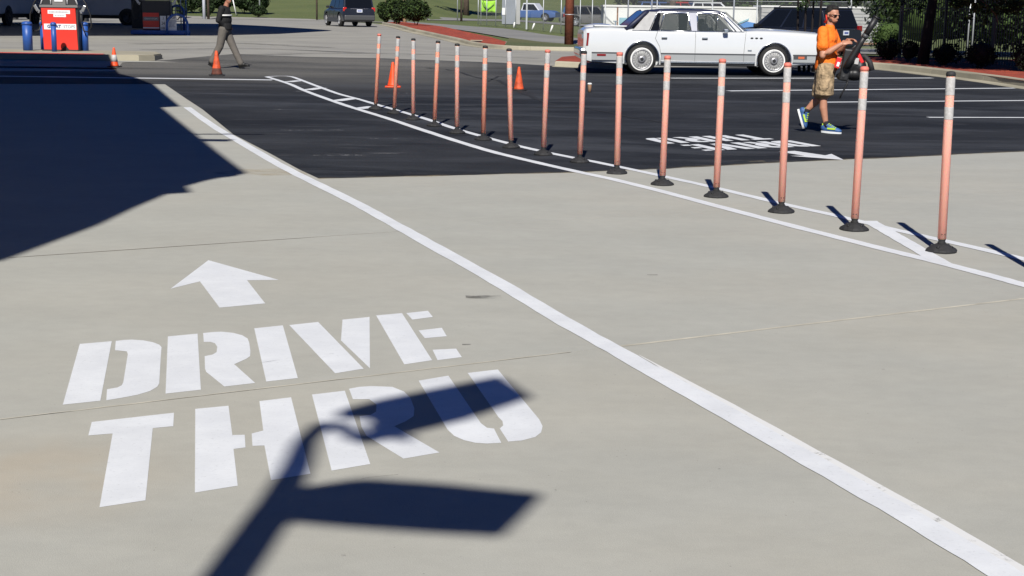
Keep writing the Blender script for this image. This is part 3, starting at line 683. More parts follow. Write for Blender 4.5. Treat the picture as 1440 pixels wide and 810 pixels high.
def wheel(parent, x, y, r, wd, style, out):
    t = BM(); R_ = r
    lathe(t, [(r*.62, -wd/2), (r*.90, -wd/2), (r*.985, -wd*.36), (r, -wd*.2), (r, wd*.2), (r*.985, wd*.36), (r*.90, wd/2), (r*.62, wd/2)], 32, (0, 0, 0), axis='y')
    w_ = obj('wheel', t, 'tyre', parent, True); w_.location = (x, y, r)
    if style == 'wire':
        b = BM(); lathe(b, [(r*.69, 0), (r*.70, .006*out), (r*.755, .006*out), (r*.765, 0)], 32, (0, out*(wd/2+.001), 0), axis='y'); obj('whitewall', b, 'whitewall', w_)
        b = BM(); lathe(b, [(r*.66, -.04*out), (r*.66, .010*out), (r*.60, .014*out), (r*.57, -.02*out), (r*.3, -.02*out)], 28, (0, out*(wd/2+.004), 0), axis='y'); rim = obj('rim', b, 'wire_silver', w_, True)
        b = BM()
        for k in range(20):
            a = k*math.pi/10
            for dd in (.14, -.14): tube(b, [(.09*math.cos(a), out*(wd/2+.03), .09*math.sin(a)), (r*.58*math.cos(a+dd), out*(wd/2+.008), r*.58*math.sin(a+dd))], .0035, 4)
        obj('spokes', b, 'wire_silver', w_)
        b = BM(); lathe(b, [(.085, 0), (.085, .03*out), (.05, .045*out)], 20, (0, out*(wd/2+.005), 0), axis='y'); obj('hub_cap', b, 'wire_silver', w_)
        b = BM(); lathe(b, [(.04, 0), (.038, .01*out)], 16, (0, out*(wd/2+.048), 0), axis='y'); obj('hub_centre', b, 'black_plastic', w_)
    else:
        b = BM(); lathe(b, [(r*.66, 0), (r*.64, .012*out), (r*.58, -.02*out), (r*.2, -.015*out)], 24, (0, out*(wd/2+.002), 0), axis='y'); obj('rim', b, 'alloy' if style == 'alloy' else 'grey_plastic', w_, True)
        b = BM()
        for k in range(5):
            a = k*2*math.pi/5; d = Vector((math.cos(a), 0, math.sin(a))); box(b, d*r*.36+Vector((0, out*(wd/2+.006), 0)), (r*.5, .03, .055), Euler((0, -a, 0)))
        obj('spokes', b, 'alloy' if style == 'alloy' else 'grey_plastic', w_)
    return w_
def side_panel(name, parent, pts, yb, yt, zb, zt, m, out, th=.006, proud=.004):
    # pts (x,z) lies on a leaning cabin side from (yb at zb) to (yt at zt)
    def yy(z): return out*(yb+(yt-yb)*(z-zb)/(zt-zb)+proud)
    bm = BM(); prism(bm, [(x, yy(z), z) for x, z in pts], (0, out*th, 0)); return obj(name, bm, m, parent)

def sedan():
    root = empty('white_sedan', label='long white vintage four door sedan with navy vinyl roof and wire wheels, parked broadside', cat='car')
    fx = lambda z: (z-770)/253; fz = lambda z: (427-z)/253
    XR, XF = -1.49, 1.49
    st = [(-2.80, .86, .34, .93, .96), (-2.74, .91, .27, .98, 1.01), (-2.60, .925, .24, 1.00, 1.035), (-2.2, .935, .22, 1.01, 1.05), (-1.85, .94, .20, .995, 1.04), (-1.49, .945, .19, .98, 1.01), (-.9, .95, .19, .965, .98), (0, .95, .19, .965, .98),
          (.80, .95, .19, .975, .99), (1.1, .945, .19, .985, 1.03), (1.49, .94, .20, .975, 1.03), (2.0, .93, .22, .955, 1.01), (2.45, .92, .25, .93, .985), (2.62, .90, .30, .90, .95)]
    body = loft_body('body', st, 'car_white', root, [(XR, .35), (XF, .35)], .385, .28, .95)
    for x in (XR, XF):
        for sg in (-1, 1): wheel(root, x, sg*.83, .335, .20, 'wire', sg)
    for sg in (-1, 1):
        # wheel arch lips
        for x in (XR, XF):
            b = BM(); tube(b, [(x+.388*math.cos(a), sg*.953, .35+.388*math.sin(a)) for a in [R(-22+224*k/20) for k in range(21)]], .012, 6); obj('arch_trim', b, 'chrome', root)
        # lower two-tone band, belt mouldings, rocker chrome
        for x0, x1 in ((-2.62, XR-.425), (XR+.425, XF-.425), (XF+.425, 2.55)):
            b = BM(); box(b, ((x0+x1)/2, sg*.951, .385), (x1-x0, .012, .15)); obj('lower_panel', b, 'car_silver', root)
            b = BM(); box(b, ((x0+x1)/2, sg*.956, .47), (x1-x0, .018, .026)); obj('side_moulding', b, 'grey_plastic', root)
        b = BM(); box(b, (0, sg*.952, .285), (2.12, .03, .05), bev=.008); obj('rocker_trim', b, 'chrome', root)
        b = BM(); box(b, (0, sg*.935, .245), (2.12, .02, .05)); obj('sill', b, 'black_plastic', root)
        # door seams
        for xx in ([(-.30, .23), (-.30, .97)], [(.80, .23), (.83, .97)]):
            b = BM(); tube(b, [(p[0], sg*.9545, p[1]) for p in [xx[0], (xx[0][0], .5), xx[1]]], .004, 4); obj('door_seam', b, 'black_plastic', root)
        b = BM(); tube(b, [(-1.07, sg*.9545, .24), (-1.06, sg*.9545, .42), (-1.10, sg*.9545, .62), (-1.20, sg*.951, .80), (-1.15, sg*.94, .97)], .004, 4); obj('door_seam', b, 'black_plastic', root)
        for hx in (-1.0, -.09):
            b = BM(); box(b, (hx, sg*.962, .82), (.13, .018, .035), bev=.006); h_ = obj('door_handle', b, 'chrome', root); b = BM(); box(b, (hx, sg*.960, .797), (.12, .012, .016)); obj('handle_recess', b, 'black_plastic', h_)
        for k in range(3):
            b = BM(); ell(b, (.97+k*.105, sg*.949, .835), (.035, .008, .018), u=10, v=6); obj('fender_vent', b, 'black_plastic', root)
        b = BM(); box(b, (.93, sg*.956, .56), (.09, .006, .03)); obj('badge', b, 'chrome', root)
        b = BM(); box(b, (-2.40, sg*.962, .42), (.20, .012, .045), bev=.004); obj('marker_lamp', b, 'red_lens', root)
        b = BM(); box(b, (2.08, sg*.960, .42), (.30, .008, .085), bev=.003); ml = obj('marker_lamp', b, 'grey_plastic', root); b = BM(); box(b, (2.10, sg*.967, .415), (.14, .008, .05)); obj('lens', b, 'amber_lens', ml)
        b = BM(); box(b, (.36, sg*1.02, .985), (.11, .13, .09), bev=.02); obj('door_mirror', b, 'chrome', root)
        # tail lamp, wrapping the corner
        b = BM(); prism(b, [(-2.755, sg*.80, .62), (-2.70, sg*.925, .62), (-2.68, sg*.925, .90), (-2.745, sg*.80, .90)], (-.04, 0, 0)); obj('tail_lamp', b, 'red_lens', root)
    # bumpers
    b = BM(); box(b, (-2.80, 0, .47), (.18, 1.78, .17), bev=.04); obj('rear_bumper', b, 'chrome', root)
    b = BM(); box(b, (-2.79, 0, .37), (.14, 1.66, .10), bev=.02); obj('rear_bumper_lower', b, 'car_silver', root)
    b = BM(); box(b, (-2.80, 0, .82), (.05, 1.30, .10)); obj('rear_panel', b, 'chrome', root)
    b = BM(); box(b, (2.68, 0, .46), (.18, 1.82, .18), bev=.04); obj('front_bumper', b, 'chrome', root)
    b = BM(); box(b, (2.64, 0, .74), (.10, .75, .34), bev=.02); gr = obj('grille', b, 'chrome', root)
    b = BM()
    for k in range(14): box(b, (2.695, -.30+k*.046, .74), (.01, .02, .28))
    obj('grille_bars', b, 'black_plastic', gr)
    for sg in (-1, 1):
        b = BM(); box(b, (2.61, sg*.64, .74), (.08, .44, .20), bev=.02); obj('headlight', b, 'sign_white', root)
    # boot lid with raised spare tyre hump
    b = BM(); ell(b, (-2.38, 0, 1.02), (.36, .42, .085), u=24, v=10); obj('boot_hump', b, 'car_white', root, True)
    b = BM(); box(b, (-2.18, 0, 1.055), (.75, 1.40, .03), bev=.014); obj('boot_lid', b, 'car_white', root)
    b = BM(); box(b, (-2.05, -.4, 1.115), (.03, .03, .09)); box(b, (-2.05, -.4, 1.16), (.10, .05, .02)); obj('antenna_base', b, 'chrome', root)
    # cabin
    zb, zt, yb, yt = .965, 1.375, .885, .70
    b = BM()                                            # roof shell (navy vinyl)
    rs = [(-1.42, .60, 1.345), (-1.30, .66, 1.40), (-1.0, .695, 1.428), (-.5, .70, 1.438), (0, .70, 1.435), (.28, .69, 1.415), (.40, .66, 1.375)]
    rows = []
    for x, h, z in rs:
        rows.append([b.verts.new(q) for q in [(x, -h, z-.055), (x, -h-.015, z-.025), (x, -h+.05, z), (x, -h*.5, z+.02), (x, 0, z+.025), (x, h*.5, z+.02), (x, h-.05, z), (x, h+.015, z-.025), (x, h, z-.055)]])
    for a, c in zip(rows, rows[1:]):
        for k in range(9): b.faces.new((a[k], a[(k+1) % 9], c[(k+1) % 9], c[k]))
    b.faces.new(rows[0]); b.faces.new(rows[-1][::-1]); obj('roof', b, 'vinyl_navy', root, True)
    for sg in (-1, 1):
        # rear quarter of vinyl, pillars and window frames
        side_panel('rear_quarter', root, [(-1.72, .955), (-1.28, .955), (-1.17, 1.375), (-1.33, 1.385)], yb, yt, zb, zt, 'vinyl_grey', sg, .03, -.02)
        b = BM(); tube(b, [(-1.86, sg*.86, .97), (-1.64, sg*.80, 1.16), (-1.42, sg*.72, 1.35), (-1.35, sg*.68, 1.39)], [.05, .055, .055, .045], 8); obj('rear_pillar', b, 'vinyl_navy', root)
        side_panel('quarter_window', root, [(-1.31, .975), (-1.14, .975), (-1.07, 1.35), (-1.14, 1.35)], yb, yt, zb, zt, 'dark_glass', sg, .006, .012)
        side_panel('window', root, [(-1.07, .975), (-.42, .975), (-.46, 1.35), (-.96, 1.35)], yb, yt, zb, zt, 'window_glass', sg, .006, -.004)
        side_panel('window', root, [(-.22, .975), (.56, .975), (.28, 1.30), (.20, 1.35), (-.24, 1.35)], yb, yt, zb, zt, 'window_glass', sg, .006, -.004)
        def pl(z): return sg*(yb+(yt-yb)*(z-zb)/(zt-zb)+.010)
        for pts, rr in (([(-1.10, .97), (-.98, 1.36), (-.45, 1.365), (-.40, .97)], .018), ([(-.24, .97), (-.25, 1.365), (.22, 1.36), (.34, 1.29), (.62, .97)], .018), ([(-1.33, .97), (-1.15, 1.37), (.26, 1.40), (.42, 1.30), (.74, .985)], .014), ([(-1.72, .965), (.80, .965)], .012)):
            q = [(x, pl(z), z) for x, z in pts]; b = BM(); tube(b, q, rr, 6); obj('window_trim', b, 'chrome', root)
        side_panel('centre_pillar', root, [(-.40, .965), (-.24, .965), (-.25, 1.38), (-.45, 1.38)], yb, yt, zb, zt, 'chrome', sg, .02, -.012)
        side_panel('roof_rail', root, [(-1.15, 1.355), (.25, 1.355), (.20, 1.405), (-1.1, 1.405)], yb, yt, zb, zt, 'chrome', sg, .015, -.008)
        side_panel('front_quarter', root, [(.56, .965), (.82, .965), (.42, 1.33), (.34, 1.28)], yb, yt, zb, zt, 'car_white', sg, .012, -.012)
        b = BM(); tube(b, [(.20, sg*.80, 1.12), (.205, sg*.79, 1.30)], .012, 5); obj('window_divider', b, 'chrome', root)
    for nm, q, m_ in (('windscreen', [(.86, -.82, .985), (.86, .82, .985), (.40, .64, 1.39), (.40, -.64, 1.39)], 'window_glass'), ('rear_window', [(-1.86, -.80, 1.0), (-1.86, .80, 1.0), (-1.42, .62, 1.385), (-1.42, -.62, 1.385)], 'dark_glass')):
        b = BM(); prism(b, q, (.02 if nm == 'windscreen' else -.02, 0, .012)); obj(nm, b, m_, root)
    b = BM(); box(b, (-.3, 0, .93), (2.5, 1.7, .06)); obj('interior_floor', b, 'seat_blue', root)
    for x, yy in ((-.05, -.38), (-.05, .38), (-1.15, -.38), (-1.15, .38)):
        b = BM(); box(b, (x, yy, 1.02), (.16, .60, .22), Euler((0, -.15, 0)), bev=.04); box(b, (x-.03, yy, 1.18), (.10, .28, .12), bev=.03); obj('seat', b, 'seat_blue', root)
    b = BM(); tube(b, [(.38+.02*math.cos(a), .38+.17*math.cos(a), 1.02+.15*math.sin(a)) for a in [k*math.pi/8 for k in range(17)]], .012, 6); obj('steering_wheel', b, 'black_plastic', root)
    b = BM(); box(b, (2.02, 0, 1.02), (1.2, 1.3, .012)); 
    b.free(); b = BM(); tube(b, [(.95, -.55, 1.02), (1.6, -.55, 1.03), (2.5, -.5, .97)], .006, 4); tube(b, [(.95, .55, 1.02), (1.6, .55, 1.03), (2.5, .5, .97)], .006, 4); obj('hood_crease', b, 'car_silver', root)
    a = W(992, 106); a_ = P(899, 100, a.y); c = P(1085, 100, a.y); s = (c.x-a_.x)/2.98; root.scale = (s, s, s)
    mid = Vector(((c.x+a_.x)/2, a.y, a.z))
    root.rotation_euler = (0, 0, R(2)); root.location = (mid.x, mid.y+.83*s, g(mid.x, mid.y)+.01)
sedan()

def wagon(name, label, cat, loc, rz, L, Wd, H, m, style, lens, rack=False, clad=None, plate=True, van=False, s=1):
    # generic SUV / minivan / pickup-less two box car; local +x is the front
    root = empty(name, label=label, cat=cat); h = Wd/2; r = .36 if not van else .34
    xr, xf = -L*.30, L*.31; zs = H*.56
    st = [(-L/2, h*.93, .35, zs*.97, zs+.00), (-L/2+.08, h*.985, .27, zs, zs+.02), (xr, h, .24, zs, zs+.02), (0, h, .22, zs, zs+.01), (L*.17, h, .22, zs, zs+.02), (L*.24, h*.99, .22, zs, zs+.05), (xf, h*.98, .24, zs-.04, zs+.02), (L*.45, h*.95, .28, zs-.12, zs-.05), (L/2, h*.86, .34, zs-.24, zs-.18)]
    loft_body('body', st, m, root, [(xr, r+.02), (xf, r+.02)], r+.06, .28, h)
    for x in (xr, xf):
        for sg in (-1, 1): wheel(root, x, sg*(h-.12), r, .22, style, sg)
    zb, zt = zs-.01, H-.06; yb, yt = h-.05, h-.14; x0, x1 = -L/2+.10, L*.235; x0t, x1t = -L/2+(.42 if van else .30), L*.235-(.95 if van else .70)
    b = BM()
    lo = [(x0, -yb, zb), (x1, -yb, zb), (x1, yb, zb), (x0, yb, zb)]; hi = [(x0t, -yt, zt), (x1t, -yt, zt), (x1t, yt, zt), (x0t, yt, zt)]
    a = [b.verts.new(p) for p in lo]; c = [b.verts.new(p) for p in hi]
    b.faces.new(a[::-1]); b.faces.new(c)
    for k in range(4): b.faces.new((a[k], a[(k+1) % 4], c[(k+1) % 4], c[k]))
    bmesh.ops.bevel(b, geom=[e for e in b.edges], offset=.03, segments=2, affect='EDGES'); obj('cabin', b, m, root)
    b = BM(); box(b, ((x0t+x1t)/2, 0, zt+.015), (x1t-x0t+.06, 2*yt+.02, .07), bev=.03); obj('roof', b, m, root)
    def lx(f, z): t = (z-zb)/(zt-zb); return (x0+(x0t-x0)*t)*(1-f)+(x1+(x1t-x1)*t)*f
    z_a, z_b = zb+.06, zt-.05
    for sg in (-1, 1):
        for fa, fb in ((.04, .30), (.33, .60), (.63, .93)):
            side_panel('window', root, [(lx(fa, z_a), z_a), (lx(fb, z_a), z_a), (lx(fb, z_b), z_b), (lx(fa, z_b), z_b)], yb, yt, zb, zt, 'dark_glass', sg, .006, .004)
        b = BM(); box(b, (x1-.30, sg*(h+.07), zs+.08), (.12, .18, .13), bev=.03); obj('door_mirror', b, 'black_plastic', root)
        b = BM(); box(b, (-L/2+.07, sg*(h-.10), zs+(-.05 if not van else .02)), (.12, .20, .22), bev=.03); obj('tail_lamp', b, lens, root)
        b = BM(); box(b, (L/2-.06, sg*(h*.66), zs-.27), (.10, .34, .14), bev=.03); obj('headlight', b, 'sign_white', root)
        for xx in (xr*.15, L*.14):
            b = BM(); box(b, (xx, sg*(h+.006), zs*.62+.1), (.008, .006, zs*.7)); obj('door_seam', b, 'black_plastic', root)
            b = BM(); box(b, (xx-.14, sg*(h+.012), zs-.13), (.14, .02, .03)); obj('door_handle', b, m if not clad else clad, root)
        if clad:
            b = BM(); box(b, (0, sg*(h+.004), .36), (xf-xr-.9, .03, .22)); obj('side_cladding', b, clad, root)
        if rack:
            b = BM(); tube(b, [(x0t+.1, sg*(yt-.05), zt+.05), (x0t+.2, sg*(yt-.05), zt+.10), (x1t-.3, sg*(yt-.05), zt+.10), (x1t-.2, sg*(yt-.05), zt+.05)], .018, 6); obj('roof_rail', b, 'black_plastic', root)
    # windscreen, rear glass
    def xface(xb, xt, z, out): t = (z-zb)/(zt-zb); return xb+(xt-xb)*t+out
    for nm, xb, xt, o_ in (('windscreen', x1, x1t, .012), ('rear_window', x0, x0t, -.012)):
        q = [(xface(xb, xt, z_a, o_), -yb+.10, z_a), (xface(xb, xt, z_a, o_), yb-.10, z_a), (xface(xb, xt, z_b, o_), yt-.08, z_b), (xface(xb, xt, z_b, o_), -yt+.08, z_b)]
        b = BM(); prism(b, q, (.01 if o_ > 0 else -.01, 0, .004)); obj(nm, b, 'dark_glass', root)
    b = BM(); box(b, (-L/2-.01, 0, .48), (.20, Wd*.95, .28), bev=.05); obj('rear_bumper', b, clad or m, root)
    b = BM(); box(b, (L/2+.00, 0, .46), (.20, Wd*.90, .28), bev=.05); obj('front_bumper', b, clad or m, root)
    if plate:
        b = BM(); box(b, (-L/2-.025, 0, zs-.13), (.02, .31, .16)); p_ = obj('number_plate', b, 'plate', root)
        b = BM(); box(b, (-L/2-.037, 0, zs-.13), (.004, .22, .06)); obj('plate_text', b, 'plate_text', p_)
    b = BM(); box(b, (-L/2+.02, 0, zs-.015), (.04, Wd*.55, .03)); obj('tailgate_trim', b, 'grey_plastic' if not rack else 'alloy', root)
    root.location = loc; root.rotation_euler = (0, 0, rz); root.scale = (s, s, s); return root
# dark SUV in the distance
p = GP(490, 84); wagon('dark_suv', 'dark navy SUV with grey lower cladding parked by the round shrubs', 'suv', p, R(180-68), 4.6, 1.83, 1.76, 'navy_paint', 'alloy', 'bright_red_lens', True, 'grey_plastic', s=1.0)
p = GP(1113, 55); wagon('minivan', 'dark navy minivan behind the hood of the white sedan', 'minivan', p, R(180-50), 4.9, 1.98, 1.74, 'navy_paint', 'alloy', 'red_lens', True, None, van=True)
# vans and box trucks in the shade of the fuel canopy
def cargo_van(name, label, px, Y, rz, L=5.6, Wd=2.0, H=2.6, nose=1.1, s=1):
    root = empty(name, GP(px, Y), rz, label=label, cat='van', group='white vans in the shade under the fuel canopy'); h = Wd/2
    b = BM(); prism(b, [(-L/2, -h, .5), (L/2-nose*.55, -h, .5), (L/2-nose*.55, -h, 1.45), (L/2-nose*1.25, -h, H), (-L/2, -h, H)], (0, Wd, 0)); bmesh.ops.bevel(b, geom=b.edges[:], offset=.05, segments=2, affect='EDGES'); bd = obj('body', b, 'truck_white', root)
    b = BM(); box(b, (L/2-nose*.3, 0, .87), (nose*.9, Wd*.96, .78), bev=.12); obj('hood', b, 'truck_white', root)
    b = BM(); box(b, (0, 0, .43), (L*.98, Wd*.9, .22)); obj('chassis', b, 'black_plastic', root)
    for x in (-L*.28, L*.31):
        for sg in (-1, 1): wheel(root, x, sg*(h-.10), .37, .24, 'steel', sg)
        for sg in (-1, 1):
            b = BM(); lathe(b, [(.46, -.004), (.46, .004)], 20, (x, sg*(h+.003), .40), axis='y'); obj('wheel_arch', b, 'black_plastic', root)
    for sg in (-1, 1):
        b = BM(); prism(b, [(L/2-nose*.75, sg*(h+.004), 1.5), (L/2-nose*1.9, sg*(h+.004), 1.5), (L/2-nose*1.9, sg*(h+.004), 2.2), (L/2-nose*1.15, sg*(h+.004), 2.2)], (0, sg*.006, 0)); obj('window', b, 'dark_glass', root)
        b = BM(); box(b, (L/2-nose*.9, sg*(h+.14), 1.55), (.1, .16, .28), bev=.02); obj('door_mirror', b, 'black_plastic', root)
    b = BM(); prism(b, [(L/2-nose*.60, -h*.85, 1.5), (L/2-nose*.60, h*.85, 1.5), (L/2-nose*1.17, h*.8, H-.25), (L/2-nose*1.17, -h*.8, H-.25)], (.02, 0, .01)); obj('windscreen', b, 'dark_glass', root)
    for sg in (-1, 1):
        b = BM(); box(b, (-L/2-.008, sg*h*.46, 1.95), (.012, h*.6, .5)); obj('rear_window', b, 'dark_glass', root)
        b = BM(); box(b, (-L/2-.01, sg*h*.93, 1.1), (.03, .10, .35)); obj('tail_lamp', b, 'red_lens', root)
    b = BM(); box(b, (-L/2-.012, -.1, 1.15), (.02, .5, .26)); obj('number_plate_box', b, 'print_blue', root)
    b = BM(); box(b, (-L/2-.06, 0, .52), (.16, Wd*.98, .16)); obj('rear_bumper', b, 'black_plastic', root)
    root.scale = (s,)*3; return root
cargo_van('cargo_van', 'white van at the far left edge seen from behind, deep in shade', 2, 76, R(88), s=1.15)
cargo_van('cargo_van', 'white van parked broadside behind the red pump, deep in shade', 142, 79, R(2), L=5.4)
cargo_van('cargo_van', 'white van seen nose on just left of the far pump, deep in shade', 60, 92, R(-20), L=5.6)
#PUMPS
# ------------------------------------------------------------------ fuel forecourt
isl = [W(-260, 80), W(100, 82), W(210, 82.5), W(222, 82)]
iy = isl[0].y; DEP = 8.5
b = BM(); a_ = GP(-300, 50.5); c_ = W(222, 84)
y0 = W(60, 84).y; zl = g(-18, y0)
pr = [(-60, y0, zl), (W(205, 84).x, y0, zl), (W(222, 84).x, y0+.5, zl), (W(222, 84).x, y0+1.4, zl), (W(190, 84).x, y0+3.2, zl), (W(120, 84).x, y0+3.4, zl), (-60, y0+3.4, zl)]
island = empty('pump_island', label='long low concrete pump island with red painted edge, its near side in shade', cat='pump island')
k0 = pr
prism(b, pr, (0, 0, .17)); bmesh.ops.bevel(b, geom=[e for e in b.edges if abs(e.verts[0].co.z-e.verts[1].co.z) < .01 and e.verts[0].co.z > zl+.1], offset=.03, segments=2, affect='EDGES'); obj('island_kerb', b, 'kerb_concrete', island)
b = BM(); box(b, ((-60+W(150, 84).x)/2, y0+.24, zl+.175), (W(150, 84).x+60, .16, .012)); obj('red_edge', b, 'pump_red', island)
tag(sheet('apron', [(W(172, 86).x, y0-.55), (W(245, 86).x+.3, y0-.35), (W(222, 86).x, y0-.02), (W(160, 86).x, y0-.02)], .007, 'concrete'), kind='structure')
def bollard(px, Y, hgt, rad, label):
    p = P(px, 70, Y); z = zl+.17
    r = empty('bollard', (p.x, Y, z), label=label, cat='bollard', group='blue bollards round the red pump')
    b = BM(); lathe(b, [(rad, 0), (rad, hgt-.08)], 18); obj('pipe', b, 'blue_paint', r, True)
    b = BM(); lathe(b, [(rad+.012, hgt-.10), (rad+.012, hgt-.05), (rad*.9, hgt-.015), (rad*.5, hgt)], 18); obj('cap', b, 'blue_paint', r, True)
YI = y0+2.4
bollard(39.5, YI, .85, .14, 'thick blue bollard standing left of and apart from the red pump'); bollard(63.5, YI+1.2, .84, .125, 'blue bollard overlapping the left edge of the red pump')
bollard(76.5, YI-.65, .85, .075, 'thin blue bollard standing in front of the red pump'); bollard(120, YI+.5, .85, .10, 'blue bollard at the right side of the red pump')
def text_bars(parent, m, x0, x1, y, z, h, n, seed=0):
    random.seed(seed); b = BM(); wd = (x1-x0)/n
    for k in range(n): box(b, (x0+wd*(k+.5), y, z), (wd*random.uniform(.55, .8), .004, h*random.uniform(.8, 1)))
    return obj('lettering', b, m, parent)
def text(parent, s, size, loc, m, rot=(R(90), 0, 0), bold=.0, name='lettering', sx=1):
    cu = bpy.data.curves.new(name, 'FONT'); cu.body = s; cu.size = size; cu.extrude = .002; cu.align_x = 'CENTER'; cu.align_y = 'CENTER'; cu.offset = bold
    to = bpy.data.objects.new(name, cu); COL.objects.link(to); dg = bpy.context.evaluated_depsgraph_get(); me = bpy.data.meshes.new_from_object(to.evaluated_get(dg)); bpy.data.objects.remove(to)
    o = link(name, me, m, parent); o.location = loc; o.rotation_euler = rot; o.scale = (sx, 1, 1); return o
def pump(px, Y, rz, label, dark=False, s=1):
    p = P(px, 60, Y); z = zl+.17 if not dark else g(p.x, Y)
    r = empty('fuel_pump', (p.x, Y, z), rz, label=label, cat='fuel pump')
    b = BM(); prism(b, [(-.50, -.27, .04), (.54, -.27, .04), (.50, -.27, 1.30), (-.54, -.27, 1.30)], (0, .54, 0)); obj('cabinet', b, 'pump_red' if not dark else 'pump_dark', r)
    b = BM(); box(b, (.535, .02, .65), (.05, .50, 1.26)); obj('side_panel', b, 'pump_dark', r)
    b = BM(); box(b, (0, 0, .02), (1.1, .60, .04)); obj('plinth', b, 'pump_dark', r)
    b = BM(); box(b, (0, 0, 1.345), (1.16, .60, .07)); obj('ledge', b, 'pump_grey', r)
    b = BM(); box(b, (0, 0, 1.80), (.42, .50, .86), bev=.02); obj('head', b, 'pump_grey', r)
    b = BM(); box(b, (-.0, -.262, 1.70), (.25, .02, .44)); f = obj('display', b, 'sign_white', r)
    b = BM(); box(b, (0, -.275, 1.56), (.25, .006, .012)); obj('display_line', b, 'print_grey', f)
    for sg in (-1, 1):
        b = BM(); prism(b, [(sg*.24, -.20, 1.38), (sg*.54, -.20, 1.38), (sg*.42, -.20, 1.78), (sg*.24, -.20, 1.78)], (0, .40, 0)); sd = obj('nozzle_panel', b, 'pump_dark', r)
        for q in ([(sg*.56, -.22, 1.40), (sg*.42, -.22, 1.78)], [(sg*.42, -.22, 1.78), (sg*.26, -.22, 1.80)], [(sg*.25, -.22, 1.78), (sg*.25, -.22, 1.40)]):
            b = BM(); tube(b, q, .022, 6); obj('panel_trim', b, 'sign_white', sd)
        b = BM(); tube(b, [(sg*.42, 0, 1.75), (sg*.60, -.1, 1.70), (sg*.78, -.15, 1.45), (sg*.92, -.15, 1.10), (sg*.94, -.15, .75), (sg*.82, -.15, .58), (sg*.68, -.1, .62), (sg*.60, -.05, .85), (sg*.62, -.1, 1.10)], .022, 7); obj('hose', b, 'hose', r)
        b = BM(); box(b, (sg*.72, -.16, 1.28), (.09, .05, .20), Euler((0, sg*.5, 0)), bev=.012); box(b, (sg*.64, -.16, 1.18), (.05, .04, .10), Euler((0, -sg*.3, 0))); obj('nozzle', b, 'steel', r)
        b = BM(); box(b, (sg*.62, .0, 1.72), (.16, .3, .22)); obj('nozzle_cover', b, 'pump_grey', sd)
    if not dark:
        b = BM(); box(b, (.0, -.275, 1.17), (.68, .012, .11)); t1 = obj('label_panel', b, 'sign_white', r); text_bars(t1, 'print_grey', -.30, .30, -.283, 1.17, .045, 14, 1)
        b = BM(); box(b, (.02, -.275, 1.065), (.38, .012, .09)); t2 = obj('label_panel', b, 'sign_white', r); text_bars(t2, 'print_grey', -.13, .17, -.283, 1.065, .02, 6, 2)
        b = BM(); box(b, (.02, -.275, .73), (.98, .012, .17)); t3 = obj('name_panel', b, 'sign_white', r)
        text(t3, 'GREAT', .135, (-.16, -.285, .73), 'print_blue', bold=.006); text(t3, 'STOPS', .125, (.30, -.285, .73), 'print_grey', bold=.002)
        b = BM(); prism(b, [(.05, -.28, .05), (.10, -.28, .13), (.17, -.28, .15), (.24, -.28, .08), (.26, -.28, .05)], (0, -.004, 0)); obj('scuff', b, 'pump_dark', r)
    else:
        b = BM(); box(b, (-.2, -.275, .52), (.62, .012, .62)); t1 = obj('front_panel', b, 'pump_red', r); b = BM(); box(b, (-.2, -.284, .60), (.60, .008, .15)); q = obj('name_panel', b, 'pump_grey', t1)
        text(q, 'GREAT STOPS', .08, (-.2, -.292, .60), 'sign_white')
        b = BM(); box(b, (-.2, -.285, .25), (.62, .008, .04)); obj('stripe', b, 'sign_white', t1)
    r.scale = (s,)*3; return r
pump(88.5, YI+.35, 0, 'red fuel pump with nozzles, standing on the island among blue bollards', s=.97)
YD = 67
pump(222, YD, R(6), 'dark fuel pump with red lower panel beside the blue hoop guard, in shade', True, 1.15)
def price_sign(px, py, Y, wd, hh, label, lines, m='sign_white', pm='print_black'):
    p = P(px, py, Y); r = empty('price_sign', (p.x, Y, p.z), label=label, cat='sign'); b = BM(); box(b, (0, 0, 0), (wd, .03, hh)); obj('panel', b, m, r)
    n = len(lines); z = hh*.5
    for t, sz in lines:
        z -= sz*.62; text(r, t, sz, (0, -.02, z), pm, sx=.8); z -= sz*.55
    b = BM(); box(b, (0, .03, -hh*.5-.1), (.05, .03, .5)); obj('bracket', b, 'pump_dark', r)
price_sign(229.5, 32.5, YD-.5, .26, .64, 'narrow white panel with black numerals on the dark pump', [('.1', .18), ('24', .20), ('HR', .16)])
price_sign(242, 33, YD-.7, .40, .68, 'white notice board framed by the blue hoop guard', [('STOP', .16), ('NO SMOKING', .075), ('TURN OFF', .075), ('ENGINE', .075), ('THANK YOU', .06)], pm='print_blue')
# hoop guards
def hoop(px0, px1, py, Y, topz, label, rad=.055):
    a = P(px0, py, Y); c = P(px1, py, Y); zz = g(a.x, Y); wd = c.x-a.x; r = empty('hoop_guard', (a.x, Y, zz), label=label, cat='hoop guard', group='blue steel hoop guards')
    rr = wd/2; pts = [(0, 0, 0), (0, 0, topz-rr)] + [(rr-rr*math.cos(t), 0, topz-rr+rr*math.sin(t)) for t in [k*math.pi/12 for k in range(1, 12)]] + [(wd, 0, topz-rr), (wd, 0, 0)]
    b = BM(); tube(b, pts, rad, 10); obj('hoop', b, 'blue_paint', r)
    for x in (0, wd): b = BM(); lathe(b, [(.11, 0), (.11, .02)], 12, (x, 0, 0)); obj('foot_plate', b, 'blue_paint', r)
hoop(235, 264, 45, YD-.9, .92, 'large blue hoop guard in front of the white notice board'); hoop(240, 259, 40, YD+2, 1.25, 'rear blue hoop guard behind the notice board')
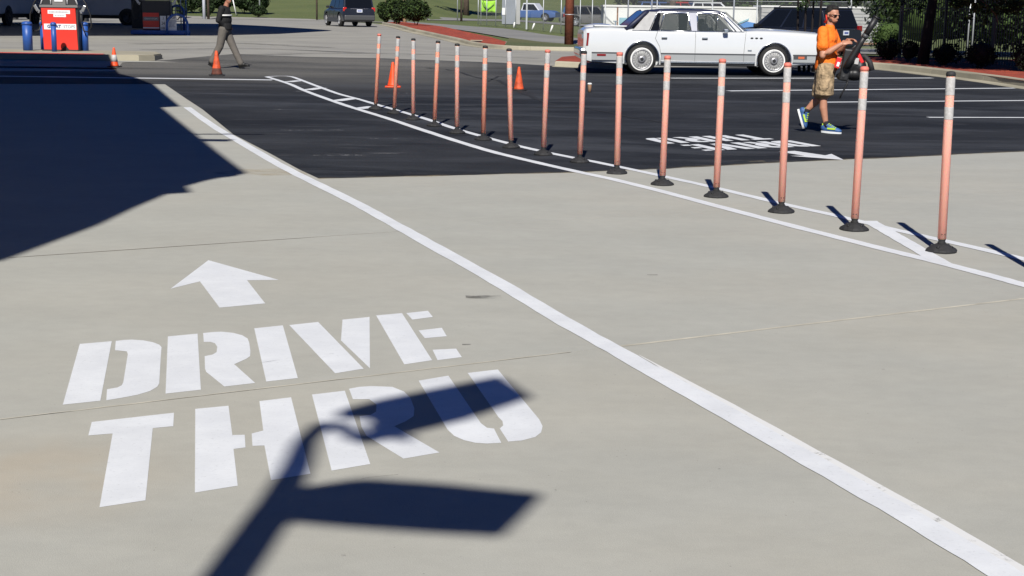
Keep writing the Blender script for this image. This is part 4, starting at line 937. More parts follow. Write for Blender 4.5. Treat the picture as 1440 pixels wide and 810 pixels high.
r = empty('island_base', GP(228, YD), label='low blue painted steel base under the dark pump', cat='pump base'); b = BM(); box(b, (0, -.2, .09), (2.4, 1.3, .18), bev=.03); obj('plinth', b, 'blue_paint', r)
r = empty('merchandise_rack', GP(251, YD+3), label='tall white and blue wire rack standing behind the blue hoop guards', cat='rack')
for x in (-.35, -.1, .15, .4): b = BM(); tube(b, [(x, 0, 0), (x, 0, 2.6)], .03, 6); obj('upright', b, 'galvanized' if x < .3 else 'blue_paint', r)
for z in (.5, 1.0, 1.5): b = BM(); tube(b, [(-.35, 0, z), (.4, 0, z)], .02, 6); obj('shelf_bar', b, 'blue_paint', r)
# canopy over the forecourt (above the frame): casts the long shade seen on the ground
can = empty('fuel_canopy', label='high flat fuel canopy above the left edge shading vans and pumps', cat='canopy')
def shadow_poly(px, H):                    # roof outline whose shadow falls on these ground points
    return [W(*p)-Vector((SUNV.x*H, SUNV.y*H, 0)) for p in px]
HC = 5.2
cp = [W(-500, 50), W(300, 50), W(395, 47.5), W(462, 43.5), W(400, 39), W(300, 33.5), W(-500, 32)]
cp = [Vector((p.x, p.y, 0))-Vector((SUNV.x, SUNV.y, 0))*(HC-g(p.x, p.y)) for p in cp]
b = BM(); prism(b, [(p.x, p.y, HC) for p in cp], (0, 0, .9)); obj('roof_deck', b, 'truck_white', can)
for px_, Y in ((-150, 78), (-60, 78), (20, 90), (-150, 90)):
    q = GP(px_, Y); b = BM(); box(b, (q.x, Y, (HC+q.z)/2), (.5, .5, HC-q.z)); obj('column', b, 'pump_dark', can)
for px_, Y in ((196, 74), (118, 86)):
    q = GP(px_, Y); b = BM(); box(b, (q.x, Y, (HC+q.z)/2), (.55, .55, HC-q.z)); obj('column', b, 'pump_dark', can)
#SHADE
# ------------------------------------------------------------------ store roof left of the camera (outside the frame, its shadow lies across the left)
HR = 8.0
sp = [(-900, 700), (0, 368), (20, 361), (140, 316), (190, 292), (235, 273), (268, 271), (262, 262), (290, 254), (310, 250), (330, 248), (346, 243.5), (310, 217), (227, 151), (253, 149.8), (216, 119), (190, 109), (168, 104), (160, 95), (150, 86), (-400, 86)]
pp = [W(*p) for p in sp]; pp[0] = Vector((-14, 3, 0)); pp[-2].y = pp[-1].y = y0+.36; pp.append(Vector((-60, pp[-1].y, 0))); pp.append(Vector((-60, 3, 0)))
store = empty('store_building', label='store with wide flat roof standing left of the camera, throwing the big shade', cat='building')
b = BM(); prism(b, [(p.x-SUNV.x*HR, p.y-SUNV.y*HR, HR) for p in pp], (0, 0, .02)); b.normal_update(); bmesh.ops.triangulate(b, faces=b.faces, ngon_method='EAR_CLIP'); obj('roof', b, 'stucco', store)
b = BM(); prism(b, [(-60, -6, 0), (-12, -6, 0), (-12, 24, 0), (-40, 34, 0), (-60, 34, 0)], (0, 0, HR-.3)); obj('wall', b, 'stucco', store)
for q in ((-6.2, -1.5), (-6.2, 4), (-8.5, 9), (-10.5, 15)):
    b = BM(); box(b, (q[0], q[1], HR/2-.1), (.4, .4, HR-.2)); obj('column', b, 'stucco', store)
def rod(p0, p1, rr, nm):
    a, c = [W(*p)-Vector((SUNV.x, SUNV.y, 0))*HR for p in (p0, p1)]; b = BM(); tube(b, [(a.x, a.y, HR), (c.x, c.y, HR)], rr, 8); obj(nm, b, 'lamp_bronze', store)
rod((240, 188.5), (372, 189.3), .035, 'roof_rod'); rod((250, 196.5), (325, 197.5), .10, 'roof_beam')
# light pole behind the camera, its two heads shade the lettering
HL = 7.0
lp = empty('light_pole', label='tall light pole behind the camera with two flat lamp heads', cat='light pole')
def lift(px, H): q = W(*px); return Vector((q.x-SUNV.x*H, q.y-SUNV.y*H, H))
for poly, H, nm in (([(240+x/2.4, 480+y/2.4) for x, y in [(560, 242), (700, 205), (900, 165), (1110, 125), (1215, 192), (1000, 265), (820, 310), (650, 352), (632, 322), (700, 300), (655, 262), (565, 264)]], 7.6, 'lamp_head'), ([(240+x/2.4, 480+y/2.4) for x, y in [(380, 500), (470, 500), (600, 480), (660, 476), (900, 492), (1250, 527), (1190, 590), (1118, 660), (900, 650), (600, 630), (400, 612), (340, 600)]], 6.4, 'lamp_head')):
    b = BM(); prism(b, [lift(p, H) for p in poly], (0, 0, .04)); obj(nm, b, 'lamp_bronze', lp)
b = BM(); tube(b, [lift((445, 605), 7.5), lift((455, 598), 7.55), lift((480, 600), 7.6), lift((506, 618), 7.6)], [.04, .04, .04, .04], 8); tube(b, [lift((520, 600), 7.55), lift((575, 618), 7.6)], .03, 8); obj('arm', b, 'lamp_bronze', lp)
tp = lift((402, 700), 6.4); bx_ = lift((330, 780), 5.6)
b = BM(); basep = Vector((lift((402, 705), 6.4).x-.02, lift((402, 705), 6.4).y, 0))
tube(b, [(basep.x, basep.y, 0), (basep.x, basep.y, 6.3)], [.095, .08], 12); obj('pole', b, 'lamp_bronze', lp)
b = BM(); tube(b, [(basep.x, basep.y, 6.25), lift((418, 655), 6.75), lift((430, 620), 7.15), lift((450, 600), 7.55)], [.075, .06, .05, .045], 10); obj('upper_bracket', b, 'lamp_bronze', lp)
#VEG
# ------------------------------------------------------------------ right hand side: fence, shrubs, trees
def fence():
    A = GP(1265, 48.2); B = GP(1440, 42.5); C = B+(B-A)*.35; root = empty('picket_fence', A, label='black steel picket fence running behind the mulch bed at right', cat='fence')
    d = (C-A); L = d.length; d.normalize(); H = 1.95; rz = math.atan2(d.y, d.x)
    me_b = BM(); box(me_b, (0, 0, H/2+.05), (.022, .022, H)); pk = bpy.data.meshes.new('picket'); me_b.to_mesh(pk); me_b.free(); pk.materials.append(M('fence_black'))
    n = int(L/.115)
    for k in range(n):
        o = bpy.data.objects.new('picket', pk); COL.objects.link(o); o.parent = root; q = d*(k*.115); z = g(A.x+q.x, A.y+q.y)-A.z+.08; o.location = (q.x, q.y, z); o.rotation_euler = (0, 0, rz)
    for z in (.25, 1.72):
        b = BM(); box(b, (L/2, 0, z), (L, .035, .04)); o = obj('rail', b, 'fence_black', root); o.rotation_euler = (0, 0, rz)
    k = 0
    while k*2.35 < L:
        b = BM(); box(b, (0, 0, 1.05), (.075, .075, 2.1)); box(b, (0, 0, 2.12), (.09, .09, .03)); o = obj('fence_post', b, 'fence_black', root); o.location = d*(k*2.35); o.rotation_euler = (0, 0, rz); k += 1
fence()
def bush(px, Y, wd, hgt, label, mats, n=1400, size=.06, dz=.1, group='shrubs', blobs=9, shell=.5):
    p = GP(px, Y, dz); r = empty('shrub', p, label=label, cat='shrub', group=group)
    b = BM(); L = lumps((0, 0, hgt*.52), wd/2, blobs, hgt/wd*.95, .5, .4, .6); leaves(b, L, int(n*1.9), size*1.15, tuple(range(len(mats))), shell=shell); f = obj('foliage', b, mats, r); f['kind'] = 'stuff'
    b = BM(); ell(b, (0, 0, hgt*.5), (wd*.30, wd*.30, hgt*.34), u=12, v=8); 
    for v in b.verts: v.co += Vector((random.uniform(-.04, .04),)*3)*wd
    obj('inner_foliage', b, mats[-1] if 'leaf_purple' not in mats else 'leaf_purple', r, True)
    b = BM()
    for k in range(4): tube(b, [(random.uniform(-.05, .05), random.uniform(-.05, .05), -.05), (random.uniform(-.3, .3)*wd, random.uniform(-.3, .3)*wd, hgt*.6)], [.025, .01], 5)
    obj('stem', b, 'bark', r)
DK = ['leaf_purple', 'leaf_dark']
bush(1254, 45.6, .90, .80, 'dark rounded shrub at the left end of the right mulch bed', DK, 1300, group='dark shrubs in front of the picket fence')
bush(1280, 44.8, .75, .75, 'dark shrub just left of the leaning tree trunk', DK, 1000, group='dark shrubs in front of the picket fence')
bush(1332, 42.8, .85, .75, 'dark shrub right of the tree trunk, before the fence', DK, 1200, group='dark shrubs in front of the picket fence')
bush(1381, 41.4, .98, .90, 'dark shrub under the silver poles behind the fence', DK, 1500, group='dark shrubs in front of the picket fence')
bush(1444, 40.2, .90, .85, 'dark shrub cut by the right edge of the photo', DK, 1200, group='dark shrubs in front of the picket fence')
def tree(px, Y, hgt, rad, trunk_r, label, mats, n, size, lean=0, cz=None, sq=.7, limbs=6, bm_='bark', cy_=0, cx_=0, dz=.1, blobs=14, stems=1):
    p = GP(px, Y, dz); r = empty('tree', p, label=label, cat='tree', group='trees'); cz = cz or hgt*.65
    b = BM()
    for s_ in range(stems):
        ox = (s_-(stems-1)/2)*.12; fx_ = ox*3
        tube(b, [(ox, 0, -.1), (ox+lean*.3+fx_*.2, random.uniform(-.05, .05), cz*.3), (lean*.7+fx_*.6, .03, cz*.65), (lean+fx_+cx_*.4, cy_*.5, cz)], [trunk_r*1.25, trunk_r, trunk_r*.8, trunk_r*.45], 9)
    obj('trunk', b, bm_, r, True)
    b = BM()
    for k in range(limbs):
        a = k*6.28/limbs+random.uniform(-.3, .3); tube(b, [(lean*.7, 0, cz*.62), (lean*.8+rad*.35*math.cos(a)+cx_*.5, rad*.35*math.sin(a)+cy_*.5, cz*.85), (cx_+rad*.75*math.cos(a), cy_+rad*.75*math.sin(a), cz+random.uniform(-.1, .3)*rad)], [trunk_r*.5, trunk_r*.3, trunk_r*.1], 6)
    obj('branches', b, bm_, r, True)
    b = BM(); leaves(b, lumps((cx_, cy_, cz+rad*.15), rad, blobs, sq, .6, .35, .55), n, size, tuple(range(len(mats))), shell=.2); f = obj('crown', b, mats, r); f['kind'] = 'stuff'
tree(1299, 43.3, 6, 2.8, .15, 'shade tree with grey trunk growing in the right mulch bed before the fence', ['leaf_dark', 'leaf_mid', 'leaf'], 17000, .20, lean=.45, cz=4.5, bm_='leaf_purple', cy_=-1.0, cx_=1.0, sq=.5, blobs=20)
tree(1490, 40.0, 6, 3.0, .12, 'shade tree at the right edge whose crown darkens the fence', ['leaf_dark', 'leaf_mid'], 17000, .20, lean=.1, cz=4.5, bm_='bark', cy_=-1.6, cx_=-.9, sq=.5, blobs=20)
tree(1136, 41, 4.5, 1.7, .035, 'multi stemmed ornamental tree rising behind the sedan hood', ['leaf_dark', 'leaf_mid'], 4200, .13, cz=3.3, stems=4, dz=.0, sq=.62, limbs=7, bm_='leaf_purple')
# low hanging leaves along the top right
r = empty('hanging_branch', P(1240, 0, 46.5), label='dark leafy branch hanging into the top right above the grey trailer', cat='branch')
b = BM()
for q in range(26):
    px_ = random.choice((random.uniform(1195, 1214), random.uniform(1238, 1300))); py_ = random.uniform(-14, 8)+max(0, (px_-1235)*.12)*random.random(); c_ = P(px_, py_, 46.5+random.uniform(-.5, .5))-r.location
    leaves(b, [(c_.x, c_.y, c_.z, .13)], 16, .11, (0, 1), shell=.1)
f = obj('leaves', b, ['leaf_dark', 'leaf_mid'], r); f['kind'] = 'stuff'
b = BM(); tube(b, [P(1180, -20, 46.5)-r.location, P(1230, -6, 46.5)-r.location, P(1262, 6, 46.5)-r.location, P(1275, 18, 46.5)-r.location], [.03, .02, .015, .01], 6); obj('twig', b, 'bark', r)
r = empty('hanging_branch', P(1390, 0, 40.8), label='dark leafy branch hanging down before the right part of the fence', cat='branch')
b = BM()
for q in range(60):
    px_ = random.uniform(1335, 1440); py_ = random.uniform(-14, 30)*(1-abs(px_-1392)/75)+random.uniform(-8, 6); c_ = P(px_, py_, 40.8+random.uniform(-.5, .5))-r.location
    leaves(b, [(c_.x, c_.y, c_.z, .15)], 20, .12, (0, 1), shell=.1)
f = obj('leaves', b, ['leaf_dark', 'leaf_mid'], r); f['kind'] = 'stuff'
b = BM(); tube(b, [P(1350, -20, 40.8)-r.location, P(1380, 0, 40.8)-r.location, P(1400, 20, 40.8)-r.location, P(1404, 34, 40.8)-r.location], [.03, .02, .015, .01], 6); obj('twig', b, 'bark', r)
r = empty('hanging_branch', P(1136, 0, 40.6), label='dark leaf clump among the stems above the minivan roof', cat='branch')
b = BM()
for q in range(16):
    c_ = P(random.uniform(1118, 1152), random.uniform(-12, 13), 40.6+random.uniform(-.3, .3))-r.location; leaves(b, [(c_.x, c_.y, c_.z, .10)], 14, .10, (0, 1), shell=.1)
f = obj('leaves', b, ['leaf_dark', 'leaf_mid'], r); f['kind'] = 'stuff'
b = BM(); tube(b, [P(1130, -20, 40.6)-r.location, P(1135, -5, 40.6)-r.location, P(1140, 10, 40.6)-r.location], [.03, .02, .01], 6); obj('twig', b, 'bark', r)
# loose shrub behind the trailer end and green growth behind the fence
bush(1250, 50.5, 1.5, 1.35, 'loose grey green shrub beside the end of the picket fence', ['leaf_mid', 'leaf'], 1500, .07, group='loose shrubs', shell=.2)
for k, (px_, Y, wd, hh, lb) in enumerate([(1300, 60, 6.0, 3.6, 'leafy thicket behind the fence, left part beside the trunk'), (1365, 61, 6.4, 3.8, 'leafy thicket behind the middle of the picket fence'), (1430, 57, 6, 3.6, 'leafy thicket behind the right end of the fence'), (1500, 60, 5, 3.4, 'leafy thicket outside the right edge')]):
    bush(px_, Y, wd, hh, lb, ['leaf_dark', 'leaf_mid', 'leaf_dark', 'leaf'], 6000, .19, 0, group='thicket behind the picket fence', blobs=20, shell=.25)
for px_, lb in ((1361, 'left slim silver pole seen through the fence'), (1366.5, 'right slim silver pole seen through the fence')):
    p = GP(px_, 52); r = empty('silver_pole', p, label=lb, cat='pole', group='silver poles behind the fence'); b = BM(); tube(b, [(0, 0, 0), (.0, 0, 2.6)], .045, 8); obj('pipe', b, 'galvanized', r)
    b = BM(); lathe(b, [(.06, 2.6), (.05, 2.64)], 8); obj('cap', b, 'galvanized', r)
# ------------------------------------------------------------------ containers and trailer behind the sedan
def container(px0, px1, Yc, topy, m, label, rib=True, roofm='roof_light', parts=None):
    a = GP(px0, Yc); c = GP(px1, Yc); zt = P((px0+px1)/2, topy, Yc).z; r = empty('storage_trailer', a, label=label, cat='trailer', group='storage trailers beyond the street'); wd = c.x-a.x; h = zt-a.z
    b = BM(); box(b, (wd/2, 1.2, h/2+.03), (wd, 2.4, h-.14)); bd = obj('body', b, m, r)
    b = BM(); box(b, (wd/2, 1.2, h-.02), (wd+.08, 2.5, .09)); obj('roof', b, roofm, r)
    b = BM(); k = 0
    while k*.45 < wd: box(b, (k*.45+.05, -.012, h/2), (.03, .03, h-.2)); k += 1
    o = obj('wall_rib', b, m, r); o['kind'] = 'stuff'
    b = BM(); box(b, (wd/2, -.02, .08), (wd, .05, .10)); obj('bottom_rail', b, 'rust', r)
    return r, wd, h
YC = 74
r, wd, h = container(848, 1066, YC, 9, 'container_white', 'white storage trailer with pale blue and bright blue paint, behind the sedan')
a = P(868, 30, YC).x-r.location.x; a2 = P(893, 30, YC).x-r.location.x
zq = lambda py: P(900, py, YC).z-r.location.z
b = BM(); box(b, ((a+a2+1.2)/2-.2, -.03, zq(36)), (1.5, .02, .75)); obj('painted_patch', b, 'pale_blue', r)
b = BM(); box(b, (a, -.05, h/2), (.07, .06, h-.2)); obj('door_edge', b, 'rust', r)
x_ = lambda px: P(px, 30, YC).x-r.location.x
b = BM(); prism(b, [(x_(1030), -.03, zq(40)), (x_(1062), -.03, zq(37)), (x_(1062), -.03, zq(30)), (x_(1050), -.03, zq(28)), (x_(1038), -.03, zq(34))], (0, -.012, 0)); obj('painted_patch', b, 'graffiti_blue', r)
b = BM(); prism(b, [(x_(1036), -.045, zq(33)), (x_(1052), -.045, zq(26)), (x_(1053), -.045, zq(23.5)), (x_(1040), -.045, zq(29))], (0, -.012, 0)); obj('painted_patch', b, 'pale_blue', r)
r, wd, h = container(1069, 1268, YC-1, 9.5, 'container_grey', 'long grey panelled trailer behind the minivan and the man in orange')
b = BM()
for k in range(9): box(b, (wd/2, -.03, .25+k*(h-.4)/9), (wd, .012, .012))
o = obj('panel_seam', b, 'shed_grey', r); o['kind'] = 'stuff'
# lattice of background behind trailers
def far_car(px, Y, m, label, rz=0, s=1, dz=0):
    r = wagon('parked_car', label, 'car', GP(px, Y, dz), rz, 4.4, 1.8, 1.5, m, 'alloy', 'red_lens', plate=False, s=s); r['group'] = 'far parked cars'; return r
# ------------------------------------------------------------------ chain link fence along the street
def chain():
    pts = [GP(672, 100), GP(740, 86), GP(815, 78), GP(850, 73), GP(1000, 68), GP(1130, 63), GP(1262, 59)]
    root = empty('chain_link_fence', pts[0], label='galvanized chain link fence beyond the street, with thin posts', cat='fence'); H = 2.0; o0 = pts[0]
    for a, c in zip(pts, pts[1:]):
        n = max(2, int((c-a).length/2.6))
        for k in range(n):
            q = a.lerp(c, k/n); q.z = g(q.x, q.y); b = BM(); tube(b, [q-o0, q-o0+Vector((0, 0, H+.1))], .028, 6); obj('fence_post', b, 'galvanized', root)
        b = BM(); tube(b, [a-o0+Vector((0, 0, H)), c-o0+Vector((0, 0, H))], .018, 5); obj('top_rail', b, 'galvanized', root)
        b = BM(); b.faces.new([b.verts.new(v) for v in (a-o0, c-o0, c-o0+Vector((0, 0, H)), a-o0+Vector((0, 0, H)))]); o = obj('wire_mesh', b, 'chain_link_mesh', root); o['kind'] = 'stuff'
chain()
# banner on the fence
r = empty('banner', P(687, 9, 99), label='lime green cloth banner with dark swirl hung on the chain link fence', cat='banner')
b = BM(); n = 10; rows = []
for i in range(n+1):
    rows.append([b.verts.new(((i/n-.5)*.98, .05*math.sin(i*1.3+j*.7), (.5-j/6)*.80+.06*math.sin(i/n*3.14)*(-1 if j < 3 else .6))) for j in range(7)])
for i in range(n):
    for j in range(6): b.faces.new((rows[i][j], rows[i+1][j], rows[i+1][j+1], rows[i][j+1]))
c = obj('cloth', b, 'lime_cloth', r, True); md = c.modifiers.new('t', 'SOLIDIFY'); md.thickness = .012
b = BM(); tube(b, [(-.42, -.07, .30), (-.30, -.09, .0), (-.05, -.09, -.18), (.15, -.09, -.05), (.38, -.08, .18)], [.01, .05, .07, .04, .01], 6); obj('swirl', b, 'dark_lime', c)
for sg in (-1, 1): b = BM(); tube(b, [(sg*.5, .03, -1.3), (sg*.5, .03, .5)], .02, 6); obj('banner_post', b, 'galvanized', r)
# utility pole
p = GP(800, 60.6, .08); r = empty('utility_pole', p, label='brown wooden utility pole on the verge left of the white sedan', cat='utility pole')
b = BM(); tube(b, [(0, 0, -.1), (.0, 0, 3), (.07, 0, 8)], [.19, .175, .15], 14); obj('pole', b, 'pole_wood', r, True)
b = BM(); lathe(b, [(.192, 1.20), (.195, 1.21), (.192, 1.23)], 14, (0, 0, 0)); obj('band', b, 'galvanized', r)
# sign post (silver, in front of the chain link)
p = GP(740, 84); r = empty('sign_post', p, label='slim pale sign post standing in the grass left of the utility pole', cat='sign'); b = BM(); box(b, (0, 0, 1.1), (.09, .05, 2.2)); obj('post', b, 'galvanized', r); b = BM(); box(b, (0, -.04, 2.05), (.32, .02, .4)); obj('sign_plate', b, 'yellow_tan', r)
for k, (px_, Y, h_, ln, lb) in enumerate([(722, 88, .30, .05, 'small white stake left of the slim sign post'), (748, 84, .34, .12, 'leaning white stake right of the slim sign post'), (773.5, 80, .36, .12, 'leaning white stake left of the utility pole'), (829, 72, .30, .02, 'white stake behind the boot of the sedan'), (333, 118, 1.5, -.3, 'white leaning stake by the hedge right of the man in black')]):
    p = GP(px_, Y); r = empty('stake', p, label=lb, cat='stake', group='white stakes in the grass'); b = BM(); tube(b, [(0, 0, 0), (ln, 0, h_)], .05, 6); obj('shaft', b, 'white_stake', r); b = BM(); ell(b, (ln, 0, h_), (.052, .052, .03), u=8, v=5); obj('tip', b, 'white_stake', r)
for px_, Y, lb, hh, rr, m_ in ((569, 99, 'thicker tan post behind the largest shrub', 3, .14, 'yellow_tan'), (543, 99, 'thin tan post behind the shrub next to the SUV', 3, .07, 'yellow_tan'), (648.5, 128, 'thin dark pole on the far verge', 4, .10, 'bark'), (446, 112, 'thin dark green pole left of the SUV', 4, .07, 'bark'), (366, 118, 'thin grey pole rising from the hedge', 4, .06, 'galvanized'), (643, 128, 'slender grey pole next to the dark one', 4, .05, 'galvanized'), (288, 110, 'white blue sign leg left of the man in black', 4, .12, 'truck_white'), (294, 110, 'dark sign leg beside the man in black', 4, .10, 'bark'), (882, 64, 'thin grey post in front of the white trailer left side', 3, .03, 'shed_grey'), (915, 64, 'thin grey post in front of the white trailer', 3, .03, 'shed_grey'), (1030, 64, 'thin grey post right of the sedan windscreen', 3, .035, 'shed_grey'), (944, 80, 'dark trunk like post above the sedan roof', 3.5, .17, 'bark')):
    p = GP(px_, Y); r = empty('thin_pole', p, label=lb, cat='pole', group='thin poles in the background'); b = BM(); tube(b, [(0, 0, -.1), (0, 0, hh)], rr, 8); obj('shaft', b, m_, r); b = BM(); lathe(b, [(rr*1.2, hh), (rr*.8, hh+.05)], 8); obj('cap', b, m_, r)
# grey booth behind the fence and vehicles on the far road
p = GP(715, 108); r = empty('utility_cabinet', p, label='tall grey utility cabinets beside the lime banner, behind the fence', cat='cabinet')
b = BM(); box(b, (0, .5, 1.3), (1.0, 1, 2.6)); obj('cabinet_body', b, 'shed_grey', r); b = BM(); box(b, (.65, .4, .9), (.34, .8, 1.8)); obj('side_cabinet', b, 'container_grey', r); b = BM(); box(b, (-.35, -.02, .9), (.3, .03, .5)); obj('door_label', b, 'sign_white', r)
def pickup(px, Y, rz):
    r = empty('pickup_truck', GP(px, Y), rz, label='blue pickup truck on the far road seen through the chain link fence', cat='pickup truck')
    st = [(-2.7, .88, .42, 1.0, 1.02), (-2.6, .93, .38, 1.02, 1.03), (-1.6, .95, .35, 1.02, 1.03), (0, .95, .34, 1.03, 1.04), (1.2, .95, .34, 1.05, 1.10), (2.3, .92, .36, 1.0, 1.05), (2.7, .86, .42, .85, .90)]
    loft_body('body', st, 'car_blue', r, [(-1.6, .38), (1.7, .38)], .44, .28, .95)
    for x in (-1.6, 1.7):
        for sg in (-1, 1): wheel(r, x, sg*.82, .37, .24, 'alloy', sg)
    b = BM(); prism(b, [(-.75, -.82, 1.0), (1.15, -.82, 1.0), (.55, -.72, 1.72), (-.55, -.72, 1.72)], (0, 1.64, 0)); obj('cab', b, 'truck_white', r)
    for sg in (-1, 1): b = BM(); prism(b, [(-.6, sg*.83, 1.08), (.95, sg*.83, 1.08), (.5, sg*.80, 1.62), (-.5, sg*.80, 1.62)], (0, sg*.01, 0)); obj('window', b, 'dark_glass', r)
    b = BM(); box(b, (-1.75, 0, 1.03), (1.6, 1.5, .05)); obj('truck_bed', b, 'black_plastic', r)
pickup(746, 143, R(-18))
far_car(832, 132, 'building_dark', 'dark vehicle on the far road left of the white trailer', R(5), 1.25)
for px_, Y, m_, lb in ((972, 118, 'car_red', 'far dark red car above the sedan roof'), (1003, 116, 'car_white', 'far pale car above the sedan windscreen'), (930, 122, 'car_blue', 'far dark blue car above the sedan roof')):
    far_car(px_, Y, m_, lb, R(8), 1.0, .75)
# shrubs by the SUV, hedges at left
bush(542, 93, 1.35, 1.45, 'green shrub touching the right side of the SUV', ['leaf_mid', 'leaf', 'leaf_dark'], 2400, .13, .08, group='round green shrubs by the SUV')
bush(560, 88.5, 1.5, 1.65, 'green shrub in the middle of the three by the SUV', ['leaf_mid', 'leaf', 'leaf_dark'], 2600, .13, .08, group='round green shrubs by the SUV')
bush(585, 84, 1.75, 1.60, 'largest rightmost green shrub standing on the red mulch', ['leaf_mid', 'leaf', 'leaf_dark'], 3200, .13, .08, group='round green shrubs by the SUV')
bush(272, 121, 2.6, 2.0, 'dark hedge section left of the man in black', ['leaf_dark', 'leaf_mid'], 2000, .2, 0, group='hedge at the foot of the grass bank')
bush(345, 121, 2.9, 2.1, 'dark hedge section right of the man in black', ['leaf_dark', 'leaf_mid'], 2200, .2, 0, group='hedge at the foot of the grass bank')
bush(313, 121.5, 2.8, 2.0, 'dark hedge section behind the man in black', ['leaf_dark', 'leaf_mid'], 2200, .2, 0, group='hedge at the foot of the grass bank')
bush(368, 120.5, 1.9, 2.3, 'taller end of the dark hedge', ['leaf_dark', 'leaf_mid'], 1800, .2, 0, group='hedge at the foot of the grass bank')
bush(293, 115, 1.3, 1.1, 'low dark bush by the sign legs behind the man in black', ['leaf_dark', 'leaf_mid'], 1300, .15, 0, group='low bushes before the hedge')
bush(364, 115, 1.7, 1.0, 'low dark bush before the taller hedge end', ['leaf_dark', 'leaf_mid'], 1500, .15, 0, group='low bushes before the hedge')
bush(258, 113, 1.0, 1.2, 'low dark bush by the blue hoop guards', ['leaf_dark', 'leaf_mid'], 1000, .15, 0, group='low bushes before the hedge')
# distant tree line
def far_trees():
    b = BM()
    for k in range(46):
        x = -60+k*3.6+random.uniform(-1, 1); Y = 235+random.uniform(-8, 18)
        if x > 5: leaves(b, lumps((x, Y, g(x, Y)+4), 5, 6, .9), 260, 1.2, (0, 1, 2), shell=.2)
    o = obj('distant_trees', b, ['leaf_dark', 'leaf_mid', 'leaf']); tag(o, 'band of distant trees beyond the far road', 'trees', kind='stuff')
    b = BM(); 
far_trees()
tree(655, 165, 9, 4.2, .3, 'tree on the grass bank whose shade makes a dark oval', ['leaf_mid', 'leaf'], 3000, .5, cz=7, dz=0)
tree(1010, 150, 7, 4.0, .3, 'far tree above the sedan roof', ['leaf_dark', 'leaf_mid'], 2600, .5, cz=3.8, dz=0)
tree(905, 155, 7, 4.0, .3, 'far tree above the left part of the white trailer', ['leaf_dark', 'leaf_mid'], 2600, .5, cz=3.5, dz=0)
tree(1180, 120, 7, 4.0, .3, 'far tree above the grey trailer', ['leaf_dark', 'leaf_mid'], 3000, .45, cz=3.2, dz=0)
# drain inlet in the kerb
for px_, py_, lb in ((670, 60.5, 'black storm drain opening in the kerb left of the utility pole'),):
    q = W(px_, py_+2.0); r = empty('drain_inlet', (q.x, q.y-.02, q.z), label=lb, cat='drain'); b = BM(); box(b, (0, .03, .08), (.42, .10, .13)); obj('opening', b, 'crack', r); b = BM(); box(b, (0, .12, .165), (.5, .25, .03)); obj('lid', b, 'kerb_concrete', r)
#PEOPLE
def V(x, y, z): return Vector((x, y, z))
def hand(bm, wrist, d, upn, side, s=1, curl=.5):
    # palm and five fingers; d = pointing direction, upn = back of the hand, side = thumb side
    d = d.normalized(); upn = (upn-d*upn.dot(d)).normalized(); sd = d.cross(upn).normalized()*side
    palm = wrist+d*.05*s
    rot = Matrix((d, sd, upn)).transposed().to_quaternion()
    ell(bm, palm, (.052*s, .040*s, .017*s), rot, 12, 8); ell(bm, wrist, (.03*s, .027*s, .022*s), rot, 10, 6)
    for k, (off, ln) in enumerate(((.030, .068), (.011, .078), (-.009, .073), (-.028, .056))):
        b0 = wrist+d*.088*s+sd*off*s; dd = (d-upn*curl*.5).normalized(); b1 = b0+dd*ln*.45*s; d2 = (d-upn*curl*1.6).normalized(); b2 = b1+d2*ln*.32*s; d3 = (d*.5-upn*curl*2.2).normalized(); b3 = b2+d3*ln*.26*s
        limb(bm, [b0, b1, b2, b3], [.0098*s, .009*s, .0085*s, .0075*s], 8)
    t0 = wrist+d*.025*s+sd*.034*s; t1 = t0+(d*.5+sd*.7-upn*.3).normalized()*.04*s; t2 = t1+(d*.9+sd*.1-upn*.4).normalized()*.032*s; limb(bm, [t0, t1, t2], [.013*s, .0105*s, .009*s], 8)
def head(bm, c, yaw, tilt=0):
    # c: centre of the skull; yaw 0 looks along +x
    q = Euler((0, tilt, yaw)).to_matrix()
    def p(x, y, z): return c+q @ V(x, y, z)
    e = lambda x, y, z, r: ell(bm, p(x, y, z), r, Euler((0, tilt, yaw)), 16, 12)
    e(-.008, 0, .025, (.098, .076, .098)); e(.025, 0, -.045, (.068, .060, .070)); e(.045, 0, -.088, (.036, .040, .026))   # skull, face, chin
    e(.092, 0, -.018, (.016, .012, .026)); e(.100, 0, -.032, (.016, .015, .012))             # nose
    e(.086, 0, -.066, (.012, .026, .007)); e(.084, 0, -.077, (.011, .022, .007))              # lips
    e(.080, .03, .012, (.016, .022, .008)); e(.080, -.03, .012, (.016, .022, .008))          # brow
    for s_ in (-1, 1): e(-.010, s_*.078, -.012, (.018, .010, .032))
def eyes(parent, c, yaw, tilt=0):
    q = Euler((0, tilt, yaw)).to_matrix()
    for s_ in (-1, 1):
        b = BM(); ell(b, c+q @ V(.079, s_*.031, -.006), (.012, .012, .010), u=10, v=8); e_ = obj('eye', b, 'white_fabric', parent, True)
        b = BM(); ell(b, c+q @ V(.088, s_*.031, -.006), (.005, .006, .006), u=8, v=6); obj('iris', b, 'lens', e_, True)
